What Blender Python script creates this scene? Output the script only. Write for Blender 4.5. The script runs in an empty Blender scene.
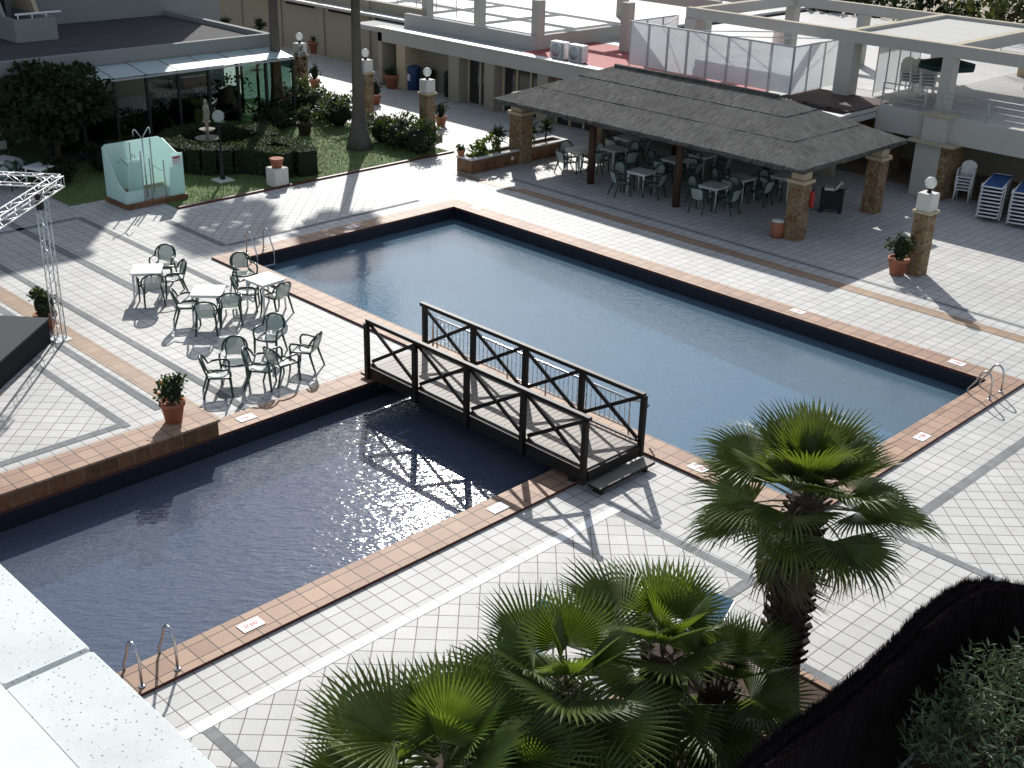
import bpy, math, random
from mathutils import Vector, Matrix, Euler
random.seed(7)
R = math.radians
SC = bpy.context.scene
COL = SC.collection
# ------------------------------------------------------------------ camera model
CAM = Vector((0, 0, 11.06))
CR = Vector((0.70315023, 0.71057475, 0.02575421))
CU = Vector((-0.31250681, 0.27630123, 0.90884384))
CW = Vector((-0.63868556, 0.64710212, -0.41634072))
FPX = 1211.094
def at(px, py, z=0.0):
    d = CW + CR * ((px - 512) / FPX) - CU * ((py - 384) / FPX)
    t = (z - CAM.z) / d.z
    return CAM + d * t
SUN_AZ, SUN_EL = R(138.6), R(33)

# ------------------------------------------------------------------ mesh builder
class MB:
    def __init__(s): s.v = []; s.f = []; s.m = []; s.sm = []
    def add(s, vs, fs, mi=0, smooth=False):
        o = len(s.v); s.v += [tuple(x) for x in vs]
        for f in fs:
            s.f.append(tuple(i + o for i in f)); s.m.append(mi); s.sm.append(smooth)
        return s
    def box(s, x0, x1, y0, y1, z0, z1, mi=0):
        vs = [(x0,y0,z0),(x1,y0,z0),(x1,y1,z0),(x0,y1,z0),(x0,y0,z1),(x1,y0,z1),(x1,y1,z1),(x0,y1,z1)]
        return s.add(vs, [(0,3,2,1),(4,5,6,7),(0,1,5,4),(1,2,6,5),(2,3,7,6),(3,0,4,7)], mi)
    def bbox(s, x0, x1, y0, y1, z0, z1, b=.01, mi=0):
        # box with chamfered top and vertical edges
        def ring(i, z): 
            X0,X1,Y0,Y1 = x0+i,x1-i,y0+i,y1-i
            return [(X0+b,Y0,z),(X1-b,Y0,z),(X1,Y0+b,z),(X1,Y1-b,z),(X1-b,Y1,z),(X0+b,Y1,z),(X0,Y1-b,z),(X0,Y0+b,z)]
        vs = ring(0,z0)+ring(0,z1-b)+ring(b*.8,z1)
        fs = [tuple(range(7,-1,-1)), tuple(range(16,24))]
        for k in (0,8):
            for i in range(8): fs.append((k+i, k+(i+1)%8, k+8+(i+1)%8, k+8+i))
        return s.add(vs, fs, mi)
    def bar(s, a, b, w, h, up=(0,0,1), mi=0):
        # rectangular bar from a to b, w across, h along up
        a = Vector(a); b = Vector(b); d = (b-a).normalized(); up = Vector(up)
        sd = d.cross(up)
        if sd.length < 1e-4: sd = d.cross(Vector((1,0,0)))
        sd.normalize(); u = sd.cross(d).normalized()
        vs = []
        for p in (a, b):
            for i, j in ((-1,-1),(1,-1),(1,1),(-1,1)): vs.append(p + sd*(i*w/2) + u*(j*h/2))
        return s.add(vs, [(0,3,2,1),(4,5,6,7),(0,1,5,4),(1,2,6,5),(2,3,7,6),(3,0,4,7)], mi)
    def tube(s, pts, r, n=6, mi=0, cap=True):
        pts = [Vector(p) for p in pts]; m = len(pts)
        rr = r if isinstance(r, (list, tuple)) else [r]*m
        vs = []; ref = None
        for i, p in enumerate(pts):
            d = (pts[min(i+1,m-1)] - pts[max(i-1,0)]).normalized()
            if ref is None:
                ref = d.cross(Vector((0,0,1)))
                if ref.length < .05: ref = d.cross(Vector((1,0,0)))
            ref = (ref - d*ref.dot(d)).normalized(); b = d.cross(ref)
            for k in range(n):
                a = 2*math.pi*k/n; vs.append(p + (ref*math.cos(a) + b*math.sin(a))*rr[i])
        fs = [(i*n+k, i*n+(k+1)%n, (i+1)*n+(k+1)%n, (i+1)*n+k) for i in range(m-1) for k in range(n)]
        s.add(vs, fs, mi, True)
        if cap:
            o = len(s.v) - n*m
            s.f.append(tuple(o+k for k in range(n-1,-1,-1))); s.m.append(mi); s.sm.append(False)
            s.f.append(tuple(o+(m-1)*n+k for k in range(n))); s.m.append(mi); s.sm.append(False)
        return s
    def lathe(s, prof, c=(0,0,0), n=16, mi=0, smooth=True):
        c = Vector(c); vs = []; m = len(prof)
        for r_, z in prof:
            for k in range(n):
                a = 2*math.pi*k/n; vs.append(c + Vector((r_*math.cos(a), r_*math.sin(a), z)))
        fs = [(i*n+k, i*n+(k+1)%n, (i+1)*n+(k+1)%n, (i+1)*n+k) for i in range(m-1) for k in range(n)]
        s.add(vs, fs, mi, smooth)
        o = len(s.v) - n*m
        if prof[0][0] > 1e-3: s.f.append(tuple(o+k for k in range(n-1,-1,-1))); s.m.append(mi); s.sm.append(False)
        if prof[-1][0] > 1e-3: s.f.append(tuple(o+(m-1)*n+k for k in range(n))); s.m.append(mi); s.sm.append(False)
        return s
    def sphere(s, c, r, n=14, mi=0):
        pr = [(max(1e-4, r*math.sin(math.pi*i/(n//2+2))), -r*math.cos(math.pi*i/(n//2+2))) for i in range(n//2+3)]
        return s.lathe(pr, c, n, mi)
    def prism(s, poly, z0, z1, mi=0):
        n = len(poly); a = sum(poly[i][0]*poly[(i+1)%n][1]-poly[(i+1)%n][0]*poly[i][1] for i in range(n))
        if a < 0: poly = poly[::-1]
        vs = [(x,y,z0) for x,y in poly] + [(x,y,z1) for x,y in poly]
        fs = [tuple(range(n-1,-1,-1)), tuple(range(n,2*n))] + [(i,(i+1)%n,n+(i+1)%n,n+i) for i in range(n)]
        return s.add(vs, fs, mi)
    def quad(s, a, b, c, d, mi=0, smooth=False): return s.add([a,b,c,d], [(0,1,2,3)], mi, smooth)
    def build(s, name, mats, parent=None, loc=None):
        me = bpy.data.meshes.new(name)
        off = Vector(loc) if loc is not None else None
        vs = s.v if off is None else [(x-off.x, y-off.y, z-off.z) for x,y,z in s.v]
        me.from_pydata(vs, [], s.f)
        if not isinstance(mats, (list, tuple)): mats = [mats]
        for m in mats: me.materials.append(m)
        me.polygons.foreach_set('material_index', s.m)
        me.polygons.foreach_set('use_smooth', s.sm)
        me.update()
        o = bpy.data.objects.new(name, me); COL.objects.link(o)
        if off is not None: o.location = off
        if parent is not None: o.parent = parent
        return o
def tag(o, label, cat, group=None):
    o['label'] = label; o['category'] = cat
    if group: o['group'] = group
    return o
def thing(name, label, cat, loc=(0,0,0), rz=0, group=None):
    o = bpy.data.objects.new(name, None); o.empty_display_size = .2; COL.objects.link(o)
    o.location = loc; o.rotation_euler = (0,0,rz)
    return tag(o, label, cat, group)
def struct(o, kind='structure'): o['kind'] = kind; return o
KIDS = {}
def dup(root, loc, rz=None, label=None, group=None):
    def cp(o, par):
        c = o.copy(); COL.objects.link(c); c.parent = par
        for ch in list(o.children): cp(ch, c)
        return c
    r = cp(root, None); r.location = loc
    if rz is not None: r.rotation_euler = (0,0,rz)
    if label: r['label'] = label
    if group: r['group'] = group
    return r

# ------------------------------------------------------------------ materials
def newmat(name):
    m = bpy.data.materials.new(name); m.use_nodes = True
    nt = m.node_tree; nt.nodes.clear(); out = nt.nodes.new('ShaderNodeOutputMaterial')
    return m, nt, out
def N(nt, t, **kw):
    n = nt.nodes.new(t)
    for k, v in kw.items():
        if k in n.inputs: n.inputs[k].default_value = v
        else: setattr(n, k, v)
    return n
def coords(nt, world=False):
    if world: return N(nt, 'ShaderNodeNewGeometry').outputs['Position']
    return N(nt, 'ShaderNodeTexCoord').outputs['Object']
def noise(nt, vec, scale, detail=4, rough=.6):
    n = N(nt, 'ShaderNodeTexNoise'); n.inputs['Scale'].default_value = scale
    n.inputs['Detail'].default_value = detail; n.inputs['Roughness'].default_value = rough
    nt.links.new(vec, n.inputs['Vector']); return n.outputs['Fac']
def ramp(nt, fac, stops):
    n = N(nt, 'ShaderNodeValToRGB'); e = n.color_ramp.elements
    while len(e) < len(stops): e.new(.5)
    for i, (p, c) in enumerate(stops):
        e[i].position = p; e[i].color = (c[0],c[1],c[2],1) if isinstance(c, (tuple,list)) else (c,c,c,1)
    nt.links.new(fac, n.inputs['Fac']); return n.outputs['Color']
def mixc(nt, a, b, fac, mode='MIX'):
    n = N(nt, 'ShaderNodeMix', data_type='RGBA', blend_type=mode)
    for sock, v in ((n.inputs[6], a), (n.inputs[7], b), (n.inputs[0], fac)):
        if isinstance(v, bpy.types.NodeSocket): nt.links.new(v, sock)
        elif isinstance(v, (tuple, list)): sock.default_value = (v[0],v[1],v[2],1)
        else: sock.default_value = v
    return n.outputs[2]
def bump(nt, h, strength=.3, dist=.01):
    b = N(nt, 'ShaderNodeBump'); b.inputs['Strength'].default_value = strength; b.inputs['Distance'].default_value = dist
    nt.links.new(h, b.inputs['Height']); return b.outputs['Normal']
def princ(nt, out, base, rough=.7, metal=0, normal=None, spec=.3):
    p = N(nt, 'ShaderNodeBsdfPrincipled')
    if isinstance(base, bpy.types.NodeSocket): nt.links.new(base, p.inputs['Base Color'])
    else: p.inputs['Base Color'].default_value = (*base, 1)
    if isinstance(rough, bpy.types.NodeSocket): nt.links.new(rough, p.inputs['Roughness'])
    else: p.inputs['Roughness'].default_value = rough
    p.inputs['Metallic'].default_value = metal; p.inputs['Specular IOR Level'].default_value = spec
    if normal is not None: nt.links.new(normal, p.inputs['Normal'])
    nt.links.new(p.outputs[0], out.inputs['Surface']); return p
def plain(name, c, rough=.6, metal=0, var=.18, scale=6, bumpy=.15, bscale=40, spec=.3, world=False):
    m, nt, out = newmat(name); v = coords(nt, world)
    n1 = noise(nt, v, scale, 5)
    base = mixc(nt, tuple(x*(1-var) for x in c), tuple(min(1, x*(1+var)) for x in c), n1)
    nm = bump(nt, noise(nt, v, bscale, 3), bumpy, .01) if bumpy else None
    princ(nt, out, base, rough, metal, nm, spec); return m
def rot2(nt, v, ang, off=(0,0,0)):
    mp = N(nt, 'ShaderNodeMapping'); mp.inputs['Rotation'].default_value = (0,0,ang); mp.inputs['Location'].default_value = off
    nt.links.new(v, mp.inputs['Vector']); return mp.outputs['Vector']
def tile(name, size, ang, c1, c2, grout, mortar=.006, odd=None, stain=.12, rough=.55, off=(0,0,0), bs=.35, row=None, brickoff=0):
    m, nt, out = newmat(name); v = coords(nt, True); vr = rot2(nt, v, ang, off)
    b = N(nt, 'ShaderNodeTexBrick'); b.offset = brickoff; b.offset_frequency = 2; b.squash = 1
    b.inputs['Scale'].default_value = 1; b.inputs['Brick Width'].default_value = size; b.inputs['Row Height'].default_value = row or size
    b.inputs['Mortar Size'].default_value = mortar; b.inputs['Mortar Smooth'].default_value = .15; b.inputs['Bias'].default_value = -.1
    b.inputs['Color1'].default_value = (*c1,1); b.inputs['Color2'].default_value = (*c2,1); b.inputs['Mortar'].default_value = (*grout,1)
    nt.links.new(vr, b.inputs['Vector'])
    col = b.outputs['Color']
    if odd:
        # sparse tinted patches, some tiles more than others
        r = ramp(nt, noise(nt, v, .55, 3, .7), [(.52, 0.0), (.72, 1.0)])
        r2 = ramp(nt, noise(nt, v, 5, 3), [(.4, 0.0), (.65, .55)])
        col = mixc(nt, col, odd, mixc(nt, (0,0,0), r2, r), 'MULTIPLY')
    big = ramp(nt, noise(nt, v, .35, 6, .65), [(.3, 1-stain), (.7, 1.0)])
    fine = ramp(nt, noise(nt, v, 38, 4, .7), [(.3, 1-stain*.8), (.7, 1.0)])
    col = mixc(nt, mixc(nt, col, big, 1.0, 'MULTIPLY'), fine, 1.0, 'MULTIPLY')
    inv = N(nt, 'ShaderNodeMath', operation='SUBTRACT'); inv.inputs[0].default_value = 1; nt.links.new(b.outputs['Fac'], inv.inputs[1])
    ad = N(nt, 'ShaderNodeMath', operation='MULTIPLY_ADD'); ad.inputs[1].default_value = .12
    nt.links.new(noise(nt, v, 60, 3), ad.inputs[0]); nt.links.new(inv.outputs[0], ad.inputs[2])
    nm = bump(nt, ad.outputs[0], bs, .004)
    princ(nt, out, col, rough, 0, nm, .2); return m

def fresnel(nt, ior, nm=None):
    # same reflectance from both sides of the surface, so light can also leave through it
    fr = N(nt, 'ShaderNodeFresnel'); g = N(nt, 'ShaderNodeNewGeometry')
    mr = N(nt, 'ShaderNodeMapRange'); mr.inputs['To Min'].default_value = ior; mr.inputs['To Max'].default_value = 1/ior
    nt.links.new(g.outputs['Backfacing'], mr.inputs['Value']); nt.links.new(mr.outputs['Result'], fr.inputs['IOR'])
    if nm is not None: nt.links.new(nm, fr.inputs['Normal'])
    return fr
M = {}
WT1, WT2, GRT = (.61,.60,.57), (.53,.525,.495), (.15,.13,.11)
M['tile'] = tile('white_tile', .31, 0, WT1, WT2, GRT, .0085, odd=(.82,.71,.57), stain=.2, rough=.6)
M['tile45'] = tile('white_tile_diagonal', .31, R(45), WT1, WT2, GRT, .0085, odd=(.82,.71,.57), stain=.2, rough=.6)
M['strip'] = tile('grey_gravel_strip', .16, 0, (.30,.315,.315), (.24,.25,.255), (.18,.18,.18), .004, stain=.3, rough=.85)
M['strip_pale'] = tile('pale_strip', .62, 0, (.80,.80,.79), (.75,.75,.74), (.3,.28,.26), .004, stain=.06, rough=.8)
M['terra'] = tile('terracotta_tile', .335, 0, (.50,.325,.22), (.37,.225,.155), (.10,.075,.06), .010, odd=(.62,.46,.45), stain=.25, rough=.6, off=(.06,.02,0))
M['brownstrip'] = tile('brown_tile_strip', .31, 0, (.42,.29,.19), (.35,.23,.15), (.14,.10,.08), .006, stain=.2)
M['redstep'] = plain('dark_red_tile_edge', (.10,.03,.022), .5, var=.3)
def mosaic(name, c1, c2, g, floor=False):
    m, nt, out = newmat(name)
    v = coords(nt, True); sx = N(nt, 'ShaderNodeSeparateXYZ'); nt.links.new(v, sx.inputs[0])
    cx = N(nt, 'ShaderNodeCombineXYZ')
    if floor: nt.links.new(sx.outputs[0], cx.inputs[0]); nt.links.new(sx.outputs[1], cx.inputs[1])
    else:
        ad = N(nt, 'ShaderNodeMath', operation='ADD'); nt.links.new(sx.outputs[0], ad.inputs[0]); nt.links.new(sx.outputs[1], ad.inputs[1])
        nt.links.new(ad.outputs[0], cx.inputs[0]); nt.links.new(sx.outputs[2], cx.inputs[1])
    b = N(nt, 'ShaderNodeTexBrick'); b.offset = 0
    b.inputs['Scale'].default_value = 1; b.inputs['Brick Width'].default_value = .05; b.inputs['Row Height'].default_value = .05
    b.inputs['Mortar Size'].default_value = .003; b.inputs['Color1'].default_value = (*c1,1); b.inputs['Color2'].default_value = (*c2,1); b.inputs['Mortar'].default_value = (*g,1)
    nt.links.new(cx.outputs[0], b.inputs['Vector'])
    col = mixc(nt, b.outputs['Color'], ramp(nt, noise(nt, v, .8, 5), [(.3,.82),(.7,1.0)]), 1.0, 'MULTIPLY')
    princ(nt, out, col, 1.0 if floor else .4, 0, None, 0 if floor else .35); return m
M['mosaic'] = mosaic('pool_mosaic', (.012,.012,.02), (.02,.02,.03), (.011,.011,.016))
M['floor1'] = mosaic('pool_floor_blue', (.06,.14,.21), (.08,.17,.245), (.065,.14,.205), True)
M['floor2'] = mosaic('pool_floor_navy', (.05,.062,.105), (.065,.08,.125), (.05,.062,.10), True)
def water(name, tint, sc, st, big, scat, k, gr):
    m, nt, out = newmat(name); v = coords(nt, True)
    def wv(scale, ang, sx, sy, det=1.2):
        mp = N(nt, 'ShaderNodeMapping'); mp.inputs['Scale'].default_value = (sx,sy,1)
        nt.links.new(rot2(nt, v, ang), mp.inputs['Vector']); return noise(nt, mp.outputs['Vector'], scale, det, .55)
    a = wv(2.6*sc, R(-45), 1, 2.6); b = wv(7*sc, R(-38), 1, 2.2); c = wv(1.0*sc, R(-50), 1, 1.8, 2)
    s1 = N(nt, 'ShaderNodeMath', operation='MULTIPLY_ADD'); s1.inputs[1].default_value = .35
    nt.links.new(b, s1.inputs[0]); nt.links.new(a, s1.inputs[2])
    s2 = N(nt, 'ShaderNodeMath', operation='MULTIPLY_ADD'); s2.inputs[1].default_value = big
    nt.links.new(c, s2.inputs[0]); nt.links.new(s1.outputs[0], s2.inputs[2])
    nm = bump(nt, s2.outputs[0], st, .05)
    fr = fresnel(nt, 1.33, nm)
    tr = N(nt, 'ShaderNodeBsdfTransparent'); tr.inputs['Color'].default_value = (*tint,1)
    gl = N(nt, 'ShaderNodeBsdfGlossy'); gl.inputs['Roughness'].default_value = gr; nt.links.new(nm, gl.inputs['Normal'])
    mx = N(nt, 'ShaderNodeMixShader'); di = N(nt, 'ShaderNodeBsdfDiffuse'); di.inputs['Color'].default_value = (*scat,1)   # water scatter, also standing in for sky reflection the surface lacks
    nt.links.new(nm, di.inputs['Normal'])
    m0 = N(nt, 'ShaderNodeMixShader'); m0.inputs[0].default_value = k; nt.links.new(tr.outputs[0], m0.inputs[1]); nt.links.new(di.outputs[0], m0.inputs[2])
    nt.links.new(fr.outputs[0], mx.inputs[0]); nt.links.new(m0.outputs[0], mx.inputs[1]); nt.links.new(gl.outputs[0], mx.inputs[2])
    nt.links.new(mx.outputs[0], out.inputs['Surface']); return m
M['water1'] = water('pool_water', (.80,.90,.96), 2.6, .10, .3, (.225,.375,.50), .33, .06)
M['water2'] = water('pool_water_rippled', (.74,.80,.93), 1.6, .25, .9, (.34,.42,.53), .20, .07)
M['soil'] = plain('brown_soil', (.075,.05,.035), .95, var=.45, scale=9, bumpy=.8, bscale=25, world=True)
M['earth'] = plain('sandy_ground', (.30,.25,.18), .95, var=.25, scale=.6, bumpy=.4, world=True)
M['lawn'] = plain('lawn_soil', (.10,.15,.05), .95, var=.4, scale=2, bumpy=.6, world=True)
M['blade'] = plain('grass_blade', (.15,.22,.07), .7, var=.35, scale=3, bumpy=0)
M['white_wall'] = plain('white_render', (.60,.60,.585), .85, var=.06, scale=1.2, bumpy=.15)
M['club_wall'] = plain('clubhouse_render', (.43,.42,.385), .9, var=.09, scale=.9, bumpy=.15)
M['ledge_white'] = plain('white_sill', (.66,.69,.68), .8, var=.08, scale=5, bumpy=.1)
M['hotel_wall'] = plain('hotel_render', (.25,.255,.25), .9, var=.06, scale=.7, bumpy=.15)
M['white_paint'] = plain('white_paint', (.75,.75,.73), .45, var=.04, scale=2, bumpy=.05)
M['cream'] = plain('cream_render', (.31,.28,.225), .88, var=.08, scale=.8, bumpy=.2)
M['beige'] = plain('beige_stone_trim', (.46,.38,.26), .8, var=.12, scale=3)
M['tan_cap'] = plain('weathered_tan_top', (.40,.35,.25), .9, var=.25, scale=2.5)
M['grey_wall'] = plain('grey_render', (.40,.40,.385), .9, var=.08, scale=1)
M['dark_slot'] = plain('dark_recess', (.02,.019,.018), .9, var=.1)
M['roof_grey'] = plain('grey_gravel_roof', (.075,.073,.073), .95, var=.3, scale=1.2, bumpy=.6, bscale=30)
M['terrace_shade_grey'] = tile('shade_grey_terrace_tile', .4, 0, (.42,.41,.39), (.37,.36,.34), (.2,.19,.17), .008, stain=.2)  # terrace tile darkened for shade on the right floor; roof paving reuses it
M['red_floor'] = plain('red_terrace_paint', (.36,.10,.095), .8, var=.18, scale=1.5)
M['terrace_tile'] = tile('pale_terrace_tile', .4, 0, (.50,.49,.465), (.45,.44,.415), (.34,.32,.29), .008, stain=.15)
def frost(name, c, alpha, hole=None):
    m, nt, out = newmat(name); v = coords(nt)
    p = N(nt, 'ShaderNodeBsdfPrincipled'); p.inputs['Base Color'].default_value = (*c,1); p.inputs['Roughness'].default_value = .35
    tl = N(nt, 'ShaderNodeBsdfTranslucent'); tl.inputs['Color'].default_value = (*c,1)
    t = N(nt, 'ShaderNodeBsdfTransparent'); t.inputs['Color'].default_value = (.9,.97,.95,1)
    m1 = N(nt, 'ShaderNodeMixShader'); m1.inputs[0].default_value = .45
    nt.links.new(p.outputs[0], m1.inputs[1]); nt.links.new(tl.outputs[0], m1.inputs[2])
    m2 = N(nt, 'ShaderNodeMixShader'); m2.inputs[0].default_value = alpha
    if hole:
        vo = N(nt, 'ShaderNodeTexVoronoi'); vo.inputs['Scale'].default_value = hole; vo.inputs['Randomness'].default_value = 0
        nt.links.new(v, vo.inputs['Vector'])
        k = ramp(nt, vo.outputs['Distance'], [(.30, 0.5), (.36, 1.0)])
        nt.links.new(k, m2.inputs[0])
    nt.links.new(t.outputs[0], m2.inputs[1]); nt.links.new(m1.outputs[0], m2.inputs[2])
    nt.links.new(m2.outputs[0], out.inputs['Surface']); return m
M['screen'] = frost('perforated_screen', (.80,.81,.82), .62, hole=22)
M['shower'] = frost('turquoise_acrylic', (.74,.90,.86), .94)
M['canopy_glass'] = frost('frosted_canopy_glass', (.82,.90,.90), .9)
m, nt, out = newmat('clear_glass')
fr = fresnel(nt, 1.5)
t_ = N(nt, 'ShaderNodeBsdfTransparent'); t_.inputs['Color'].default_value = (.5,.6,.57,1); g_ = N(nt, 'ShaderNodeBsdfGlossy'); g_.inputs['Roughness'].default_value = .02
mx = N(nt, 'ShaderNodeMixShader'); nt.links.new(fr.outputs[0], mx.inputs[0]); nt.links.new(t_.outputs[0], mx.inputs[1]); nt.links.new(g_.outputs[0], mx.inputs[2]); nt.links.new(mx.outputs[0], out.inputs['Surface'])
M['glass'] = m
M['dark_glass'] = plain('dark_window_glass', (.03,.032,.03), .08, var=.1, bumpy=0, spec=.6)
M['globe'] = frost('lamp_globe_glass', (.60,.61,.61), .5)
M['black_metal'] = plain('black_metal', (.015,.015,.016), .45, var=.2, bumpy=.1)
M['dark_frame'] = plain('dark_bronze_frame', (.02,.024,.022), .5, var=.2, bumpy=.05)
M['steel'] = plain('stainless_steel', (.55,.55,.56), .22, 1, var=.05, bumpy=.03)
M['alu'] = plain('aluminium_truss', (.66,.67,.68), .38, .85, var=.06, bumpy=.05)
M['grey_metal'] = plain('grey_painted_metal', (.42,.44,.45), .5, .2, var=.08, bumpy=.05)
M['green_frame'] = plain('dark_green_plastic', (.022,.055,.042), .35, var=.15, bumpy=.04, spec=.5)
M['plastic_white'] = plain('white_plastic', (.70,.70,.68), .4, var=.04, bumpy=.03, spec=.5)
M['plastic_blue'] = plain('blue_plastic', (.03,.07,.16), .45, var=.15, bumpy=.05)
M['pale_blue_cloth'] = plain('faded_blue_fabric', (.10,.21,.32), .8, var=.2, scale=5, bumpy=.2, bscale=200)
M['blue_cloth'] = plain('blue_lounger_fabric', (.035,.085,.22), .8, var=.2, scale=5, bumpy=.2, bscale=200)
M['green_cloth'] = plain('dark_green_cloth', (.012,.04,.035), .85, var=.2)
M['navy'] = plain('navy_plastic', (.012,.016,.03), .4, var=.2)
M['dark_green'] = plain('dark_green_plastic_bin', (.008,.014,.012), .4, var=.2)
M['red_paint'] = plain('red_paint', (.34,.02,.02), .4, var=.1)
M['red_text'] = plain('red_lettering', (.62,.03,.05), .6, var=.1)
M['pot'] = plain('terracotta_pot', (.34,.13,.075), .8, var=.2, scale=5)
M['concrete'] = plain('white_concrete', (.62,.60,.55), .85, var=.1, scale=4, bumpy=.3)
M['old_stone'] = plain('old_fountain_stone', (.30,.27,.22), .9, var=.25, scale=5, bumpy=.3)
M['stage'] = plain('black_stage_carpet', (.045,.052,.055), .9, var=.15, bumpy=.3)
M['stage_side'] = plain('black_stage_skirt', (.012,.012,.013), .9, var=.2)
def wood(name, c1, c2, axis=(1,20,20), rough=.7):
    m, nt, out = newmat(name); v = coords(nt)
    mp = N(nt, 'ShaderNodeMapping'); mp.inputs['Scale'].default_value = axis; nt.links.new(v, mp.inputs['Vector'])
    n = noise(nt, mp.outputs['Vector'], 3, 6, .7)
    col = mixc(nt, mixc(nt, c1, c2, n), ramp(nt, noise(nt, v, 1.4, 4), [(.3,.7),(.7,1.0)]), 1.0, 'MULTIPLY')
    princ(nt, out, col, rough, 0, bump(nt, n, .4, .006), .3); return m
M['bridge_wood'] = wood('dark_stained_wood', (.009,.007,.006), (.018,.014,.011), rough=.55)
M['deck_wood'] = wood('weathered_deck_wood', (.20,.17,.14), (.33,.29,.245), axis=(20,1.5,20), rough=.6)
M['post_wood'] = wood('brown_post_wood', (.05,.028,.017), (.09,.05,.03), axis=(18,18,1))
M['lath'] = wood('brown_lath', (.09,.055,.045), (.15,.10,.085), axis=(1,20,20))
def stone(name):
    m, nt, out = newmat(name); v = coords(nt, True)
    vo = N(nt, 'ShaderNodeTexVoronoi', feature='DISTANCE_TO_EDGE'); vo.inputs['Scale'].default_value = 5.5; nt.links.new(v, vo.inputs['Vector'])
    vc = N(nt, 'ShaderNodeTexVoronoi'); vc.inputs['Scale'].default_value = 5.5; nt.links.new(v, vc.inputs['Vector'])
    sep = N(nt, 'ShaderNodeSeparateColor'); nt.links.new(vc.outputs['Color'], sep.inputs[0])
    st = ramp(nt, sep.outputs[0], [(0,(.17,.095,.04)),(.35,(.29,.175,.08)),(.7,(.21,.125,.065)),(1,(.33,.25,.15))])
    st = mixc(nt, st, ramp(nt, noise(nt, v, 14, 5), [(.3,.65),(.7,1.0)]), 1.0, 'MULTIPLY')
    col = mixc(nt, (.30,.265,.20), st, ramp(nt, vo.outputs['Distance'], [(.02,0.0),(.06,1.0)]))
    princ(nt, out, col, .85, 0, bump(nt, ramp(nt, vo.outputs['Distance'], [(0,0.0),(.12,1.0)]), .8, .02), .25); return m
M['stone'] = stone('rustic_stone')
m, nt, out = newmat('terracotta_wall_tile'); v = coords(nt, True)
b_ = N(nt, 'ShaderNodeTexBrick'); b_.offset = 0
mp = N(nt, 'ShaderNodeMapping'); mp.inputs['Rotation'].default_value = (R(90), 0, R(90)); 
cx = N(nt, 'ShaderNodeCombineXYZ'); sx = N(nt, 'ShaderNodeSeparateXYZ'); nt.links.new(v, sx.inputs[0])
ad = N(nt, 'ShaderNodeMath', operation='ADD'); nt.links.new(sx.outputs[0], ad.inputs[0]); nt.links.new(sx.outputs[1], ad.inputs[1])
nt.links.new(ad.outputs[0], cx.inputs[0]); nt.links.new(sx.outputs[2], cx.inputs[1]); nt.links.new(cx.outputs[0], b_.inputs['Vector'])
b_.inputs['Scale'].default_value = 1; b_.inputs['Brick Width'].default_value = .335; b_.inputs['Row Height'].default_value = .4
b_.inputs['Mortar Size'].default_value = .007; b_.inputs['Color1'].default_value = (.25,.12,.055,1); b_.inputs['Color2'].default_value = (.17,.075,.035,1); b_.inputs['Mortar'].default_value = (.25,.2,.16,1)
princ(nt, out, mixc(nt, b_.outputs['Color'], ramp(nt, noise(nt, v, 7, 5), [(.3,.55),(.7,1.0)]), 1.0, 'MULTIPLY'), .5, 0, None, .3)
M['terra_wall'] = m
m, nt, out = newmat('balcony_terrazzo'); v = coords(nt, True)
vo = N(nt, 'ShaderNodeTexVoronoi'); vo.inputs['Scale'].default_value = 85; nt.links.new(v, vo.inputs['Vector'])
sp = ramp(nt, vo.outputs['Distance'], [(.16, 0.0), (.26, 1.0)])
sel = ramp(nt, noise(nt, v, 70, 2), [(.5, 0.0), (.55, 1.0)])
col = mixc(nt, (.66,.69,.67), (.56,.60,.585), noise(nt, v, 45, 6, .75))
k = mixc(nt, (1,1,1), sp, sel); col = mixc(nt, (.20,.18,.17), col, k)
col = mixc(nt, col, ramp(nt, noise(nt, v, 3.5, 6, .7), [(.35,.86),(.65,1.0)]), 1.0, 'MULTIPLY')
princ(nt, out, col, .75, 0, bump(nt, noise(nt, v, 140, 3), .25, .002), .3)
M['terrazzo'] = m
def thatch(name, ang, c1, c2):
    m, nt, out = newmat(name); v = coords(nt, True)
    mp = N(nt, 'ShaderNodeMapping'); mp.inputs['Scale'].default_value = {0: (26,3.2,3.2), 1: (3.2,26,3.2), 2: (30,30,3)}[ang]; nt.links.new(v, mp.inputs['Vector'])
    n = noise(nt, mp.outputs['Vector'], 1.0, 6, .75); n2 = noise(nt, v, 1.1, 5, .6)
    col = mixc(nt, mixc(nt, c1, c2, ramp(nt, n, [(.36,0.0),(.64,1.0)])), ramp(nt, n2, [(.3,.68),(.7,1.0)]), 1.0, 'MULTIPLY')
    princ(nt, out, col, .95, 0, bump(nt, n, .8, .03), .1); return m
M['thatch_v'] = thatch('thatch_slope', 0, (.055,.053,.048), (.21,.205,.19))
M['thatch_u'] = thatch('thatch_hip', 1, (.055,.053,.048), (.21,.205,.19))
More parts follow.
